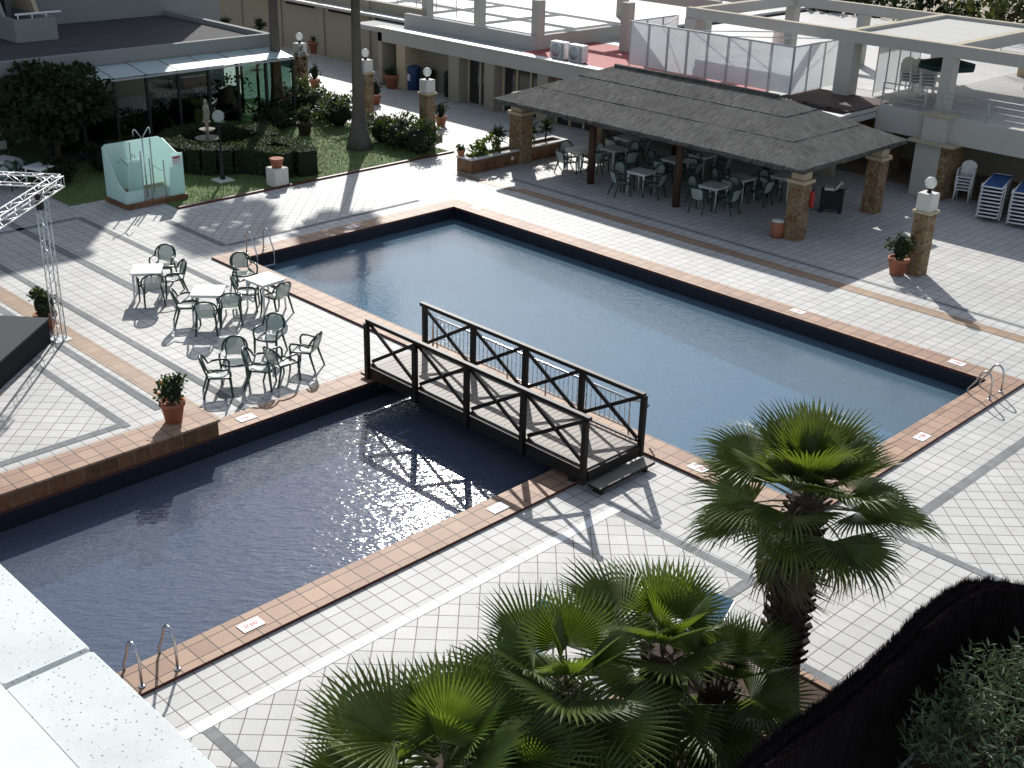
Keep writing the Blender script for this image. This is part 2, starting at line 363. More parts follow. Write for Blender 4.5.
def leaf(name, c1, c2, trans=.35, rough=.45, scale=3, spec=.4):
    m, nt, out = newmat(name); v = coords(nt)
    oi = N(nt, 'ShaderNodeObjectInfo')
    g = N(nt, 'ShaderNodeNewGeometry')
    col = mixc(nt, c1, c2, g.outputs['Random Per Island'])
    col = mixc(nt, col, ramp(nt, noise(nt, v, scale, 3), [(.3,.7),(.7,1.15)]), 1.0, 'MULTIPLY')
    col = mixc(nt, col, ramp(nt, oi.outputs['Random'], [(0,.8),(1,1.15)]), 1.0, 'MULTIPLY')
    p = N(nt, 'ShaderNodeBsdfPrincipled'); nt.links.new(col, p.inputs['Base Color']); p.inputs['Roughness'].default_value = rough; p.inputs['Specular IOR Level'].default_value = spec
    tl = N(nt, 'ShaderNodeBsdfTranslucent'); tc = mixc(nt, col, (1.5,1.45,.5), 1.0, 'MULTIPLY'); nt.links.new(tc, tl.inputs['Color'])
    mx = N(nt, 'ShaderNodeMixShader'); mx.inputs[0].default_value = trans
    nt.links.new(p.outputs[0], mx.inputs[1]); nt.links.new(tl.outputs[0], mx.inputs[2]); nt.links.new(mx.outputs[0], out.inputs['Surface']); return m
M['palm_leaf'] = leaf('fan_palm_leaf', (.085,.125,.028), (.13,.165,.04), .4, .42)
M['palm_young'] = leaf('young_fan_palm_leaf', (.09,.145,.028), (.125,.18,.038), .38, .5)
M['palm_dry'] = leaf('dry_palm_leaf', (.085,.075,.04), (.12,.10,.055), .2, .7)
M['palm_stalk'] = leaf('palm_stalk', (.12,.13,.05), (.16,.15,.07), .05, .5)
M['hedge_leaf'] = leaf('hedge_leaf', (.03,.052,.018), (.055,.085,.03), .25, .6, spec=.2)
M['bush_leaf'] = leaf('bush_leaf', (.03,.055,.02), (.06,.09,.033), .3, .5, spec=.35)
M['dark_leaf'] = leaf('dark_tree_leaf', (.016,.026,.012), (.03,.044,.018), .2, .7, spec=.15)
M['oleander'] = leaf('oleander_leaf', (.045,.08,.028), (.09,.14,.05), .2, .35, spec=.6)
M['conifer'] = leaf('yellowish_shrub_leaf', (.06,.075,.02), (.11,.12,.035), .2, .6)
M['flower'] = leaf('red_flower', (.45,.05,.03), (.6,.2,.1), .3, .6)
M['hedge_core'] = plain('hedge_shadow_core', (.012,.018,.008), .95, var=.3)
M['bark'] = wood('palm_bark', (.05,.036,.027), (.095,.07,.052), axis=(3,3,14), rough=.95)
M['bark_grey'] = wood('grey_palm_bark', (.10,.085,.075), (.16,.14,.12), axis=(2,2,9), rough=.95)
M['boots'] = plain('palm_leaf_stubs', (.04,.026,.02), .9, var=.4, scale=5, bumpy=.5)
M['brush_dark'] = thatch('brushwood_core', 2, (.006,.005,.005), (.024,.018,.019))
M['brush'] = thatch('brushwood', 2, (.016,.012,.012), (.05,.036,.038))

# ------------------------------------------------------------------ world, sun, camera
w = bpy.data.worlds.new('World'); SC.world = w; w.use_nodes = True
nt = w.node_tree; bg = nt.nodes['Background']
sky = nt.nodes.new('ShaderNodeTexSky'); sky.sky_type = 'NISHITA'; sky.sun_disc = False
sky.sun_elevation = SUN_EL; sky.sun_rotation = R(90) - SUN_AZ; sky.air_density = 1.0; sky.dust_density = 1.0; sky.altitude = 20
hs = nt.nodes.new('ShaderNodeHueSaturation'); hs.inputs['Saturation'].default_value = .62; nt.links.new(sky.outputs[0], hs.inputs['Color'])
nt.links.new(hs.outputs[0], bg.inputs['Color']); bg.inputs['Strength'].default_value = .14
sl = bpy.data.lights.new('sun', 'SUN'); sl.energy = 5.0; sl.angle = R(.53); sl.color = (1, .975, .935)
so = bpy.data.objects.new('sun', sl); COL.objects.link(so); so.location = (-30, 40, 40)
sd = Vector((math.cos(SUN_EL)*math.cos(SUN_AZ), math.cos(SUN_EL)*math.sin(SUN_AZ), math.sin(SUN_EL)))
so.rotation_euler = sd.to_track_quat('Z', 'Y').to_euler()
cd = bpy.data.cameras.new('camera'); cd.sensor_width = 36; cd.lens = 36*FPX/1024; cd.clip_end = 3000; cd.clip_start = .1
co = bpy.data.objects.new('camera', cd); COL.objects.link(co); SC.camera = co
mw = Matrix((( CR.x, CU.x, -CW.x, CAM.x), (CR.y, CU.y, -CW.y, CAM.y), (CR.z, CU.z, -CW.z, CAM.z), (0,0,0,1))); co.matrix_world = mw
SC.view_settings.view_transform = 'Standard'; SC.view_settings.look = 'None'; SC.view_settings.gamma = 1
SC.view_settings.exposure = .17
SC.cycles.use_denoising = True
SC.cycles.max_bounces = 8; SC.cycles.transparent_max_bounces = 24; SC.cycles.sample_clamp_indirect = 6
SC.cycles.caustics_reflective = False; SC.cycles.caustics_refractive = False

# ------------------------------------------------------------------ ground, paving, pools
P1 = (-27.79, -9.93, 17.43, 25.28)      # inner edges of the big pool
P2 = (-18.99, -13.61, 2.5, 15.95)       # inner edges of the small pool; bridge end pulled in to shade its floor
CW_ = .64
def sheet(name, rect, z, mat, holes=()):
    xs = sorted(set([rect[0], rect[1]] + [c for h in holes for c in h[:2] if rect[0] < c < rect[1]]))
    ys = sorted(set([rect[2], rect[3]] + [c for h in holes for c in h[2:] if rect[2] < c < rect[3]]))
    mb = MB()
    for i in range(len(xs)-1):
        for j in range(len(ys)-1):
            cx, cy = (xs[i]+xs[i+1])/2, (ys[j]+ys[j+1])/2
            if any(h[0] < cx < h[1] and h[2] < cy < h[3] for h in holes): continue
            mb.quad((xs[i],ys[j],z),(xs[i+1],ys[j],z),(xs[i+1],ys[j+1],z),(xs[i],ys[j+1],z))
    return struct(mb.build(name, mat))
sheet('ground', (-900, 400, -300, 1100), -.02, M['earth'], (P1, P2))
LAWN = (-46, -33.0, 18.3, 30.3)
sheet('paving', (-60, 6, -6, 39.5), 0, M['tile'], (P1, P2))
def poly_sheet(name, pts, z, mat):
    mb = MB(); a = sum(pts[i][0]*pts[(i+1)%len(pts)][1]-pts[(i+1)%len(pts)][0]*pts[i][1] for i in range(len(pts)))
    if a < 0: pts = pts[::-1]
    mb.add([(x,y,z) for x,y in pts], [tuple(range(len(pts)))]); return struct(mb.build(name, mat))
# zones of diagonal tiles
poly_sheet('diagonal_paving', [(-11.85,5.0),(-11.85,14.73),(-8.9,14.73),(-8.9,5.0)], .004, M['tile45'])
poly_sheet('diagonal_paving', [(-8.0,17.75),(-8.0,27),(6,27),(6,17.75)], .004, M['tile45'])
poly_sheet('diagonal_paving', [(-24.8,9.95),(-20.75,9.95),(-20.75,7.4),(-22.2,5.6),(-28,5.6)], .004, M['tile45'])
poly_sheet('diagonal_paving', [(-32.2,17.75),(-29.25,17.75),(-29.25,24.9),(-32.2,24.9)], .004, M['tile45'])
def strip(x0, x1, y0, y1, mat='strip', z=.008, name='paving_strip'): 
    poly_sheet(name, [(x0,y0),(x1,y0),(x1,y1),(x0,y1)], z, M[mat])
strip(-11.98,-11.78, 5.0, 14.83, 'strip_pale'); strip(-11.78,-8.8, 14.63, 14.83); strip(-9.0,-8.8, 5.0, 14.63)
strip(-8.15,-7.95, 17.65, 30); strip(-7.95, 3, 17.65, 17.83); strip(-11.78,-9.0, 6.23, 6.42)
strip(-36,-27.2, 13.9, 14.15); strip(-34.3,-26.2, 15.75, 15.95); strip(-33,-19.6, 12.1, 12.28); strip(-30.5,-20.9, 10.75, 10.95)
strip(-27,-20.6, 9.87, 10.05); strip(-20.85,-20.65, 6.0, 9.87)
strip(-34.4,-34.2, 12.3, 15.75); strip(-32.3,-29.2, 17.6, 17.8); strip(-29.25,-29.1, 17.8, 25.0); strip(-29.1,-9, 29.2, 29.32)
strip(-31,-12.5, 11.08, 11.45, 'brownstrip', name='brown_paving_strip') if False else strip(-31,-19.75, 11.08, 11.55, 'brownstrip', name='brown_paving_strip')
strip(-28,-8, 28.22, 28.66, 'brownstrip', name='brown_paving_strip'); strip(-31,-28, 28.1, 28.4, 'brownstrip', name='brown_paving_strip')
# copings: raised rings of terracotta tile
def ring(name, I, out, z0, z1, mat, sides='lrbt'):
    mb = MB(); x0,x1,y0,y1 = I
    o = [x0-(out if 'l' in sides else 0), x1+(out if 'r' in sides else 0), y0-(out if 'b' in sides else 0), y1+(out if 't' in sides else 0)]
    if 'b' in sides: mb.box(o[0],o[1],o[2],y0,z0,z1)
    if 't' in sides: mb.box(o[0],o[1],y1,o[3],z0,z1)
    if 'l' in sides: mb.box(o[0],x0,y0,y1,z0,z1)
    if 'r' in sides: mb.box(x1,o[1],y0,y1,z0,z1)
    return mb
def edged(mb, name):
    # top faces terracotta, outer faces dark red
    mb.m = [0 if (f and abs(mb.v[f[0]][2]-mb.v[f[1]][2])<1e-6 and abs(mb.v[f[0]][2]-mb.v[f[2]][2])<1e-6) else 1 for f in mb.f]
    return struct(mb.build(name, [M['terra'], M['redstep']]))
edged(ring('c', P1, CW_, .003, .06, None), 'pool_coping')
edged(ring('c', (P2[0],P2[1],P2[2],P2[3]), CW_, .003, .056, None, 'lr'), 'pool_coping')
def basin(name, I, zf, fl, slope=0):
    mb = MB(); x0,x1,y0,y1 = I; zt = .0
    mb.quad((x0,y0,zf),(x1,y0,zf-slope),(x1,y1,zf-slope),(x0,y1,zf), 1)
    mb.quad((x0,y0,zf),(x0,y0,zt),(x1,y0,zt),(x1,y0,zf-slope),0); mb.quad((x0,y1,zf),(x1,y1,zf-slope),(x1,y1,zt),(x0,y1,zt),0)
    mb.quad((x0,y0,zf),(x0,y1,zf),(x0,y1,zt),(x0,y0,zt),0); mb.quad((x1,y0,zf-slope),(x1,y0,zt),(x1,y1,zt),(x1,y1,zf-slope),0)
    return struct(mb.build(name, [M['mosaic'], fl]))
basin('pool_basin', P1, -.70, M['floor1'], .68); basin('pool_basin', P2, -.78, M['floor2'])
WL = -.34
for I, k in ((P1,'water1'),(P2,'water2')):
    poly_sheet('pool_water', [(I[0],I[2]),(I[1],I[2]),(I[1],I[3]),(I[0],I[3])], WL, M[k])
# raised terracotta wall beside the small pool
t = thing('low_wall', 'low terracotta tiled wall raised along the small pool edge, geranium pot on its end', 'wall', (-19.1, 6, 0))
mb = MB(); mb.box(-.53,.12,-4,5.06,.06,.37); mb.build('wall_face', M['terra_wall'], t)
mb = MB(); mb.bbox(-.57,.16,-4,5.1,.37,.41,.01); mb.build('top_tiles', M['terra'], t)
# depth plaques
def text_mesh(body, size, ext=.002):
    cu = bpy.data.curves.new('txt', 'FONT'); cu.body = body; cu.size = size; cu.align_x = 'CENTER'; cu.align_y = 'CENTER'; cu.extrude = ext
    o = bpy.data.objects.new('txt', cu); COL.objects.link(o); dg = bpy.context.evaluated_depsgraph_get(); dg.update()
    me = bpy.data.meshes.new_from_object(o.evaluated_get(dg)); bpy.data.objects.remove(o); return me
TXT = {}
def plaque(px, py, rz, txt, label):
    p = at(px, py, .06); t = thing('depth_plaque', label, 'sign', (p.x, p.y, .062), rz, 'white depth plaques on the pool coping')
    mb = MB(); mb.bbox(-.19,.19,-.12,.12,0,.008,.003); mb.build('plate', M['white_paint'], t)
    if txt not in TXT: TXT[txt] = text_mesh(txt, .13)
    o = bpy.data.objects.new('lettering', TXT[txt]); COL.objects.link(o)
    if not TXT[txt].materials: TXT[txt].materials.append(M['red_text'])
    o.location = (0,0,.0095); o.parent = t
plaque(498,508, R(90), "0'60", 'white depth plaque on the near coping of the small pool by the bridge')
plaque(251,625, R(90), "0'60", 'white depth plaque with red figures on the near coping, beside the curved pool ladder')
plaque(246,418, R(90), "0'60", 'white depth plaque on the coping just past the end of the raised terracotta wall')
plaque(698,468, R(0), "1'20", 'white depth plaque on the big pool corner left of the tall fan palm')
plaque(922,437, R(90), "1'20", 'white depth plaque on the coping right of the tall fan palm')
plaque(957,363, R(0), "1'50", 'white depth plaque on the far coping next to the right hand pool ladder')
plaque(798,311.5, R(0), "1'50", 'white depth plaque halfway along the far coping, opposite the lamp pillar')
plaque(476,208, R(0), "1'50", 'white depth plaque on the far coping near the back corner of the big pool')
plaque(352,227, R(90), "1'50", 'white depth plaque on the left coping in the shadow of the palm crown')

# ------------------------------------------------------------------ bridge
t = thing('footbridge', 'dark wooden footbridge with cross braced railings over the small pool', 'bridge', (-15.85, 15.62, 0))
X0, X1, YF, YB, DZ = -3.15, 3.13, -.76, .76, .45
mb = MB(); n = 44
for i in range(n):
    a = X0 + (X1-X0)*i/n; mb.box(a+.006, a+(X1-X0)/n-.006, YF+.03, YB-.03, DZ-.03+random.uniform(-.002,.002), DZ+random.uniform(-.002,.002))
mb.build('deck', M['deck_wood'], t)
for y in (YF, YB):
    mb = MB(); mb.box(X0-.05, X1+.03, y-.045, y+.028, DZ-.26, DZ-.03); mb.build('side_beam', M['bridge_wood'], t)
    mb = MB(); mb.box(X0, X1, y-.028, y+.05 if y<0 else y+.028, DZ+.035, DZ+.07); mb.build('kick_rail', M['bridge_wood'], t)
    xs = [X0 + (X1-X0)*i/4 for i in range(5)]
    for i, x in enumerate(xs):
        mb = MB(); yo = -.06 if y < 0 else .06
        mb.bbox(x-.055, x+.055, y+yo-.05, y+yo+.05, DZ-.28, DZ+1.0, .008); mb.build('post', M['bridge_wood'], t)
    mb = MB(); mb.bbox(X0-.06, X1+.06, y-.055, y+.055, DZ+1.0, DZ+1.075, .012); mb.build('top_rail', M['bridge_wood'], t)
    for i in range(4):
        a, b = xs[i]+.05, xs[i+1]-.05
        mb = MB(); mb.bar((a,y,DZ+.97),(b,y,DZ+.10),.035,.075); mb.build('brace', M['bridge_wood'], t)
        mb = MB(); mb.bar((a,y+.037,DZ+.10),(b,y+.037,DZ+.97),.035,.075); mb.build('brace', M['bridge_wood'], t)
for x, s in ((X1, 1), (X0, -1)):
    mb = MB(); a, b = sorted((x+s*.06, x+s*.36)); mb.bbox(a, b, YF+.02, YB+.1, .12, .17, .008)
    for y in (YF+.15, YB-.1): mb.box(a+.05, b-.05, y-.04, y+.04, .0, .12)
    mb.m = [1 if k == 1 else 0 for k in range(len(mb.f))]; mb.build('step', [M['bridge_wood'], M['deck_wood']], t)
for x in (X0+.35, X1-.35): mb = MB(); mb.box(x-.06, x+.06, YF, YB, .056, DZ-.031); mb.build('bearer', M['bridge_wood'], t)
for x in (X0-.03, X1+.03): mb = MB(); mb.box(x-.02, x+.02, YF+.03, YB-.03, .2, DZ-.031); mb.build('end_board', M['bridge_wood'], t)
# balustered handrail along the big pool edge behind the bridge
t = thing('pool_handrail', 'steel handrail with thin vertical bars behind the footbridge at the big pool', 'railing', (-16.5, 17.2, .06))
mb = MB(); L0, L1 = -2.75, 2.9
mb.tube([(L0-.35,.0,.0),(L0-.35,0,.62),(L0-.3,0,.72),(L0-.2,0,.74),(L1,0,.74),(L1+.18,.12,.73),(L1+.22,.25,.62),(L1+.1,.3,.5)], .024, 8); mb.build('top_rail', M['steel'], t)
mb = MB(); mb.tube([(L0-.3,0,.1),(L1,0,.1)], .014, 6); mb.build('bottom_rail', M['steel'], t)
bme = None
for i in range(46):
    x = L0-.2 + (L1-L0+.15)*i/45
    thick = i % 9 == 0
    mb = MB(); mb.tube([(x,0,0 if thick else .1),(x,0,.73)], .017 if thick else .008, 5); mb.build('post' if thick else 'baluster', M['steel'], t)
# ladders
def ladder(label, p, ang, drop=.9, h=.72):
    # local +x points to the water
    t = thing('pool_ladder', label, 'pool ladder', (p.x, p.y, .06), ang, 'steel pool ladders')
    for y in (-.28,.28):
        pts = [(0,y,0),(0,y,h*.55)] + [(.16-.16*math.cos(a), y, h*.55+.26*math.sin(a)) for a in [R(20*i) for i in range(1,8)]] + [(.36,y,h*.5),(.50,y,.1),(.50,y,-drop)]
        mb = MB(); mb.tube(pts, .021, 8); hr = mb.build('handrail', M['steel'], t)
        mb = MB(); mb.lathe([(.05,0),(.05,.012),(.03,.02)], (0,y,0), 12); mb.build('flange', M['steel'], hr)
    for k in range(3):
        mb = MB(); mb.bbox(.47,.55,-.27,.27,-.30-.25*k,-.27-.25*k,.005); mb.build('tread', M['steel'], t)
ladder('curved steel pool ladder beside the white tables at the left corner of the big pool', Vector((-28.05,17.98,0)), 0)
ladder('curved steel pool ladder at the right hand end of the big pool', Vector((-9.42,24.6,0)), R(180), h=.62)
ladder('curved steel pool ladder on the small pool next to the white balcony', Vector((-13.1,6.38,0)), R(180))

# ------------------------------------------------------------------ tables and chairs
def make_table(label, loc, rz, group, mat='plastic_white', s=.38, h=.78):
    t = thing('table', label, 'table', loc, rz, group)
    mb = MB(); mb.bbox(-s,s,-s,s,h-.03,h,.015); mb.box(-s+.04,s-.04,-s+.04,s-.04,h-.08,h-.0305); mb.build('tabletop', M[mat], t)
    for x in (-1,1):
        for y in (-1,1):
            mb = MB(); a, b = x*(s-.07), y*(s-.07)
            mb.tube([(a,b,h-.08),(x*(s-.045),y*(s-.045),0)], [.032,.024], 8); mb.build('leg', M[mat], t)
    return t
def make_chair(label, loc, rz, group):
    # local +x is the front
    t = thing('garden_chair', label, 'chair', loc, rz, group)
    # seat: pale slung panel with rounded front
    mb = MB(); n = 8; vs = []
    for i in range(n+1):
        x = -.22 + .46*i/n; z = .43 - .02*math.sin(math.pi*i/n) - (.03 if i == n else 0); w_ = .20 + .03*i/n
        for j in range(5):
            y = -w_ + 2*w_*j/4; vs.append((x, y, z - .012*(1-(2*j/4-1)**2)))
    fs = [(i*5+j, (i+1)*5+j, (i+1)*5+j+1, i*5+j+1) for i in range(n) for j in range(4)]
    mb.add(vs, fs, 0, True); o2 = [(x,y,z-.014) for x,y,z in vs]; mb.add(o2, [f[::-1] for f in fs], 0, True)
    mb.build('seat', M['chair_sling'], t)
    mb = MB(); vs = []
    for i in range(9):
        k = i/8; z = .47 + .36*k; x = -.235 - .115*k; w_ = (.17 + .04*math.sin(math.pi*.5*min(1,k*1.2))) * (1 if k < .8 else 1-.35*((k-.8)/.2)**2)
        for j in range(7):
            q = 2*j/6-1; vs.append((x - .035*(1-q*q), w_*q, z))
    fs = [(i*7+j, i*7+j+1, (i+1)*7+j+1, (i+1)*7+j) for i in range(8) for j in range(6)]
    mb.add(vs, fs, 0, True); mb.add([(x-.012,y,z) for x,y,z in vs], [f[::-1] for f in fs], 0, True)
    mb.build('backrest', M['chair_sling'], t)
    # frame: wide arched back loop running down into the arms, seat rim
    mb = MB(); loop = []
    for i in range(15):
        a = math.pi*i/14; y = .27*math.cos(a); z = .60 + .27*math.sin(a)**.7; x = -.20 - .16*math.sin(a)**.8; loop.append((x,y,z))
    arm = lambda s_: [(.23,s_*.27,.42),(.24,s_*.285,.58),(.19,s_*.29,.645),(.06,s_*.29,.655),(-.10,s_*.285,.64)]
    mb.tube(arm(1)+loop+arm(-1)[::-1], .024, 6)
    mb.tube([(-.22,-.21,.44),(.22,-.24,.43),(.25,-.12,.42),(.255,0,.415),(.25,.12,.42),(.22,.24,.43),(-.22,.21,.44)], .021, 6)
    for s_ in (-1,1): mb.tube([(-.22,s_*.205,.44),(-.245,s_*.19,.5),(-.30,s_*.215,.68),(-.352,s_*.15,.835)], .018, 5)
    mb.build('frame', M['green_frame'], t)
    for s_ in (-1,1):
        mb = MB(); mb.tube([(.23,s_*.265,.43),(.26,s_*.275,0)], [.03,.022], 6); mb.build('leg', M['green_frame'], t)
        mb = MB(); mb.tube([(-.20,s_*.215,.44),(-.24,s_*.23,.3),(-.34,s_*.25,0)], [.03,.026,.021], 6); mb.build('leg', M['green_frame'], t)
    return t
def sling():
    m, nt, out = newmat('pale_green_sling'); v = coords(nt)
    col = mixc(nt, (.40,.46,.42), (.47,.53,.49), noise(nt, v, 20, 4))
    p = N(nt, 'ShaderNodeBsdfPrincipled'); nt.links.new(col, p.inputs['Base Color']); p.inputs['Roughness'].default_value = .55
    tr = N(nt, 'ShaderNodeBsdfTransparent'); mx = N(nt, 'ShaderNodeMixShader'); mx.inputs[0].default_value = .66
    nt.links.new(tr.outputs[0], mx.inputs[1]); nt.links.new(p.outputs[0], mx.inputs[2]); nt.links.new(mx.outputs[0], out.inputs['Surface']); return m
M['chair_sling'] = sling()
GT, GC = 'white tables in the sun by the pool', 'green garden chairs in the sun by the pool'
T1 = Vector((-26.83,13.99,0)); T2 = Vector((-24.5,14.3,0)); T3 = Vector((-24.3,15.8,0))
tab0 = make_table('white square table farthest left of the sunlit three, nearest the lattice tower', T1, R(55), GT)
dup(tab0, T2, R(48), 'white square table in the middle of the sunlit three')
dup(tab0, T3, R(4), 'white square table beside the corner ladder of the big pool')
ch0 = None
def chair(p, face, label, group=GC, scale=1.0):
    global ch0
    rz = math.atan2(face[1]-p[1], face[0]-p[0]) if isinstance(face, (Vector, tuple)) else face
    if ch0 is None:
        ch0 = make_chair(label, (p[0],p[1],0), rz, group); return ch0
    return dup(ch0, (p[0],p[1],0), rz, label, group)
def g2(px, py): q = at(px, py, 0); return (q.x, q.y)
A_ = lambda deg: R(deg)
chair(g2(153,303), T1, 'green chair seen from behind on the near side of the leftmost sunlit table')
chair(g2(165,280), T1, 'green chair half hidden behind the leftmost sunlit table')
chair(g2(174,294), T1, 'green chair at the right end of the leftmost sunlit table, its arms showing')
chair(g2(189,322), T2, 'green chair at the left end of the middle sunlit table')
chair(g2(208,331), T2, 'green chair seen from behind at the near side of the middle sunlit table')
chair(g2(231,322), (-24.6,14.9), 'green chair at the right near corner of the middle sunlit table')
chair(g2(248,308), T3, 'green chair between the middle table and the table by the ladder')
chair(g2(245,288), T3, 'green chair with arched back on the far left side of the table by the ladder')
chair(g2(277,312), T3, 'green chair on the near right side of the table by the ladder')
chair(g2(220,393), A_(60), 'green chair nearest the geranium pot, leftmost of the group without a table')
chair(g2(236,379), A_(-38), 'green chair with big arched back, facing the camera, in the group without a table')
chair(g2(262,386), A_(45), 'green chair in the middle of the group without a table, half hidden by its neighbour')
chair(g2(283,380), A_(95), 'green chair seen from behind right of the middle in the group without a table')
chair(g2(271,354), A_(-60), 'green chair with upright arched back at the rear of the group without a table')
chair(g2(306,367), A_(-150), 'green chair nearest the bridge, rightmost of the group without a table')

# shaded tables and chairs under the thatch
TS = [('Ta',-28.45,31.93,'beside the planter'),('Tb',-27.79,33.01,'behind the left post'),('Tc',-25.06,31.29,'in front between the posts'),
      ('Td',-28.6,34.7,'at the back left'),('Te',-25.36,33.49,'behind the right post'),('Tf',-22.42,31.74,'in front right of the posts'),
      ('Tg',-22.43,33.3,'second row right of the posts'),('Th',-21.6,34.6,'at the back near the corner pillar'),('Ti',-25.15,34.75,'at the back in the middle')]
SD = {'pool':(0,-.68),'wall':(0,.68),'left':(-.68,0),'right':(.68,0)}
for k, x, y, where in TS:
    rz = R(random.uniform(-6,6))
    dup(tab0, (x,y,0), rz, 'pale square table under the thatch '+where, 'tables in the shade under the thatch')
    for sname, (dx,dy) in SD.items():
        if (k,sname) in (('Td','wall'),('Ti','wall'),('Th','wall'),('Tb','left')): continue
        jx, jy = random.uniform(-.1,.1), random.uniform(-.08,.08)
        if k == 'Tc' and sname == 'pool': jx -= .35
        lab = {'pool':'on pool side of','wall':'on wall side of','left':'on planter side of','right':'on lamp pillar side of'}[sname]
        chair((x+dx+jx, y+dy+jy), (x+random.uniform(-.2,.2), y+random.uniform(-.2,.2)), f'chair {lab} shaded table {where}', 'chairs in the shade under the thatch')
# shaded tables at the left edge
for i,(px,py,lab) in enumerate(((3,160,'pale table in the tree shade cut by the left edge of the picture'),(40,167,'pale table in the tree shade behind the top of the truss'))):
    q = at(px,py,.73); dup(tab0, (q.x,q.y,0), R(20), lab, 'tables in the shade of the tree')
for px,py,lab in ((20,176,'pale chair in the tree shade between the two left tables'),(30,172,'pale chair in the tree shade on the near side of the table behind the truss'),(4,180,'pale chair in the tree shade at the left edge'),(3,152,'pale chair in the tree shade beyond the table at the left edge')):
    q = at(px,py,.3); chair((q.x,q.y), A_(random.choice((150,60,100))), lab, 'chairs in the shade of the tree')
# ------------------------------------------------------------------ foliage helpers
def rnd(a, b): return random.uniform(a, b)
def rdir():
    z = rnd(-1,1); a = rnd(0,2*math.pi); r = math.sqrt(1-z*z); return Vector((r*math.cos(a), r*math.sin(a), z))
def leaf_quad(mb, p, d, nrm, L, W, mi=0):
    s = d.cross(nrm)
    if s.length < 1e-3: return
    s.normalize(); m = p + d*(L*.5) + nrm*(.06*L)
    mb.add([p, m + s*W, p + d*L, m - s*W], [(0,1,2,3)], mi)
def leaf_cloud(mb, c, rad, n, L, W, mi=0, clumps=14, spread=.38, shell=.55, up=.25, zmin=None):
    c = Vector(c); cl = []
    for i in range(clumps):
        d = rdir(); k = rnd(shell,1); cl.append(Vector((d.x*rad[0]*k, d.y*rad[1]*k, d.z*rad[2]*k)))
    for i in range(n):
        q = random.choice(cl); o = rdir()*(random.random()**.5)*spread
        p = c + q + Vector((o.x*rad[0], o.y*rad[1], o.z*rad[2]))
        if zmin is not None and p.z < zmin: p.z = zmin + rnd(0,.15)
        d = (rdir() + (p-c).normalized()*.7 + Vector((0,0,up))).normalized()
        nr = (rdir()*.8 + Vector((0,0,.7)) + (p-c).normalized()*.5).normalized()
        leaf_quad(mb, p, d, nr, L*rnd(.6,1.2), W*rnd(.7,1.2), mi)
def blob(mb, c, rad, mi=0, n=12, jit=.12, zmin=None):
    o = MB(); o.sphere((0,0,0), 1, n)
    vs = []
    for v in o.v:
        k = 1 + rnd(-jit,jit); p = Vector((c[0]+v[0]*rad[0]*k, c[1]+v[1]*rad[1]*k, c[2]+v[2]*rad[2]*k))
        if zmin is not None: p.z = max(zmin, p.z)
        vs.append(p)
    mb.add(vs, o.f, mi, True)
def shrub(label, p, rad, h, n=420, mat='bush_leaf', name='shrub', cat='shrub', group=None, L=.16, W=.035, clumps=16):
    t = thing(name, label, cat, (p[0],p[1],0), 0, group)
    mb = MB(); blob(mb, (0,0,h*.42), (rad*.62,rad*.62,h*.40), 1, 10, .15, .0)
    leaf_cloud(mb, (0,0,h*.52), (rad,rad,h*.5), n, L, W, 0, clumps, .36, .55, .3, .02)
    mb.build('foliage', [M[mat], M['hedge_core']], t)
    mb = MB()
    for i in range(5):
        a = rnd(0,6.28); mb.tube([(0,0,0),(.25*rad*math.cos(a),.25*rad*math.sin(a),h*.3),(.55*rad*math.cos(a),.55*rad*math.sin(a),h*.7)], [.03,.02,.01], 5)
    mb.build('stem', M['bark'], t); return t
def potted(label, p, h_pot, r_pot, fol_r, fol_h, mat='bush_leaf', group=None, n=220, flowers=0, z=0, potmat='pot', round_=True):
    t = thing('potted_plant', label, 'potted plant', (p[0],p[1],z), 0, group)
    mb = MB(); mb.lathe([(r_pot*.68,0),(r_pot*.95,h_pot*.82),(r_pot*1.06,h_pot*.83),(r_pot*1.08,h_pot),(r_pot*.9,h_pot),(r_pot*.88,h_pot*.93),(.001,h_pot*.93)], (0,0,0), 18); mb.build('pot', M[potmat], t)
    mb = MB(); c = (0,0,h_pot+fol_h*.42)
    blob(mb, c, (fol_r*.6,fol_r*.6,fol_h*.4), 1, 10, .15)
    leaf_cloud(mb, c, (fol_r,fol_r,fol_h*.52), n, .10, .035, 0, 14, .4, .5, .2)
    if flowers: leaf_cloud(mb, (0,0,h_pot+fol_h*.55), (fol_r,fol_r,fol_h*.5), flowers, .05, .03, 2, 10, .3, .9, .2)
    mb.build('plant', [M[mat], M['hedge_core'], M['flower']], t); return t

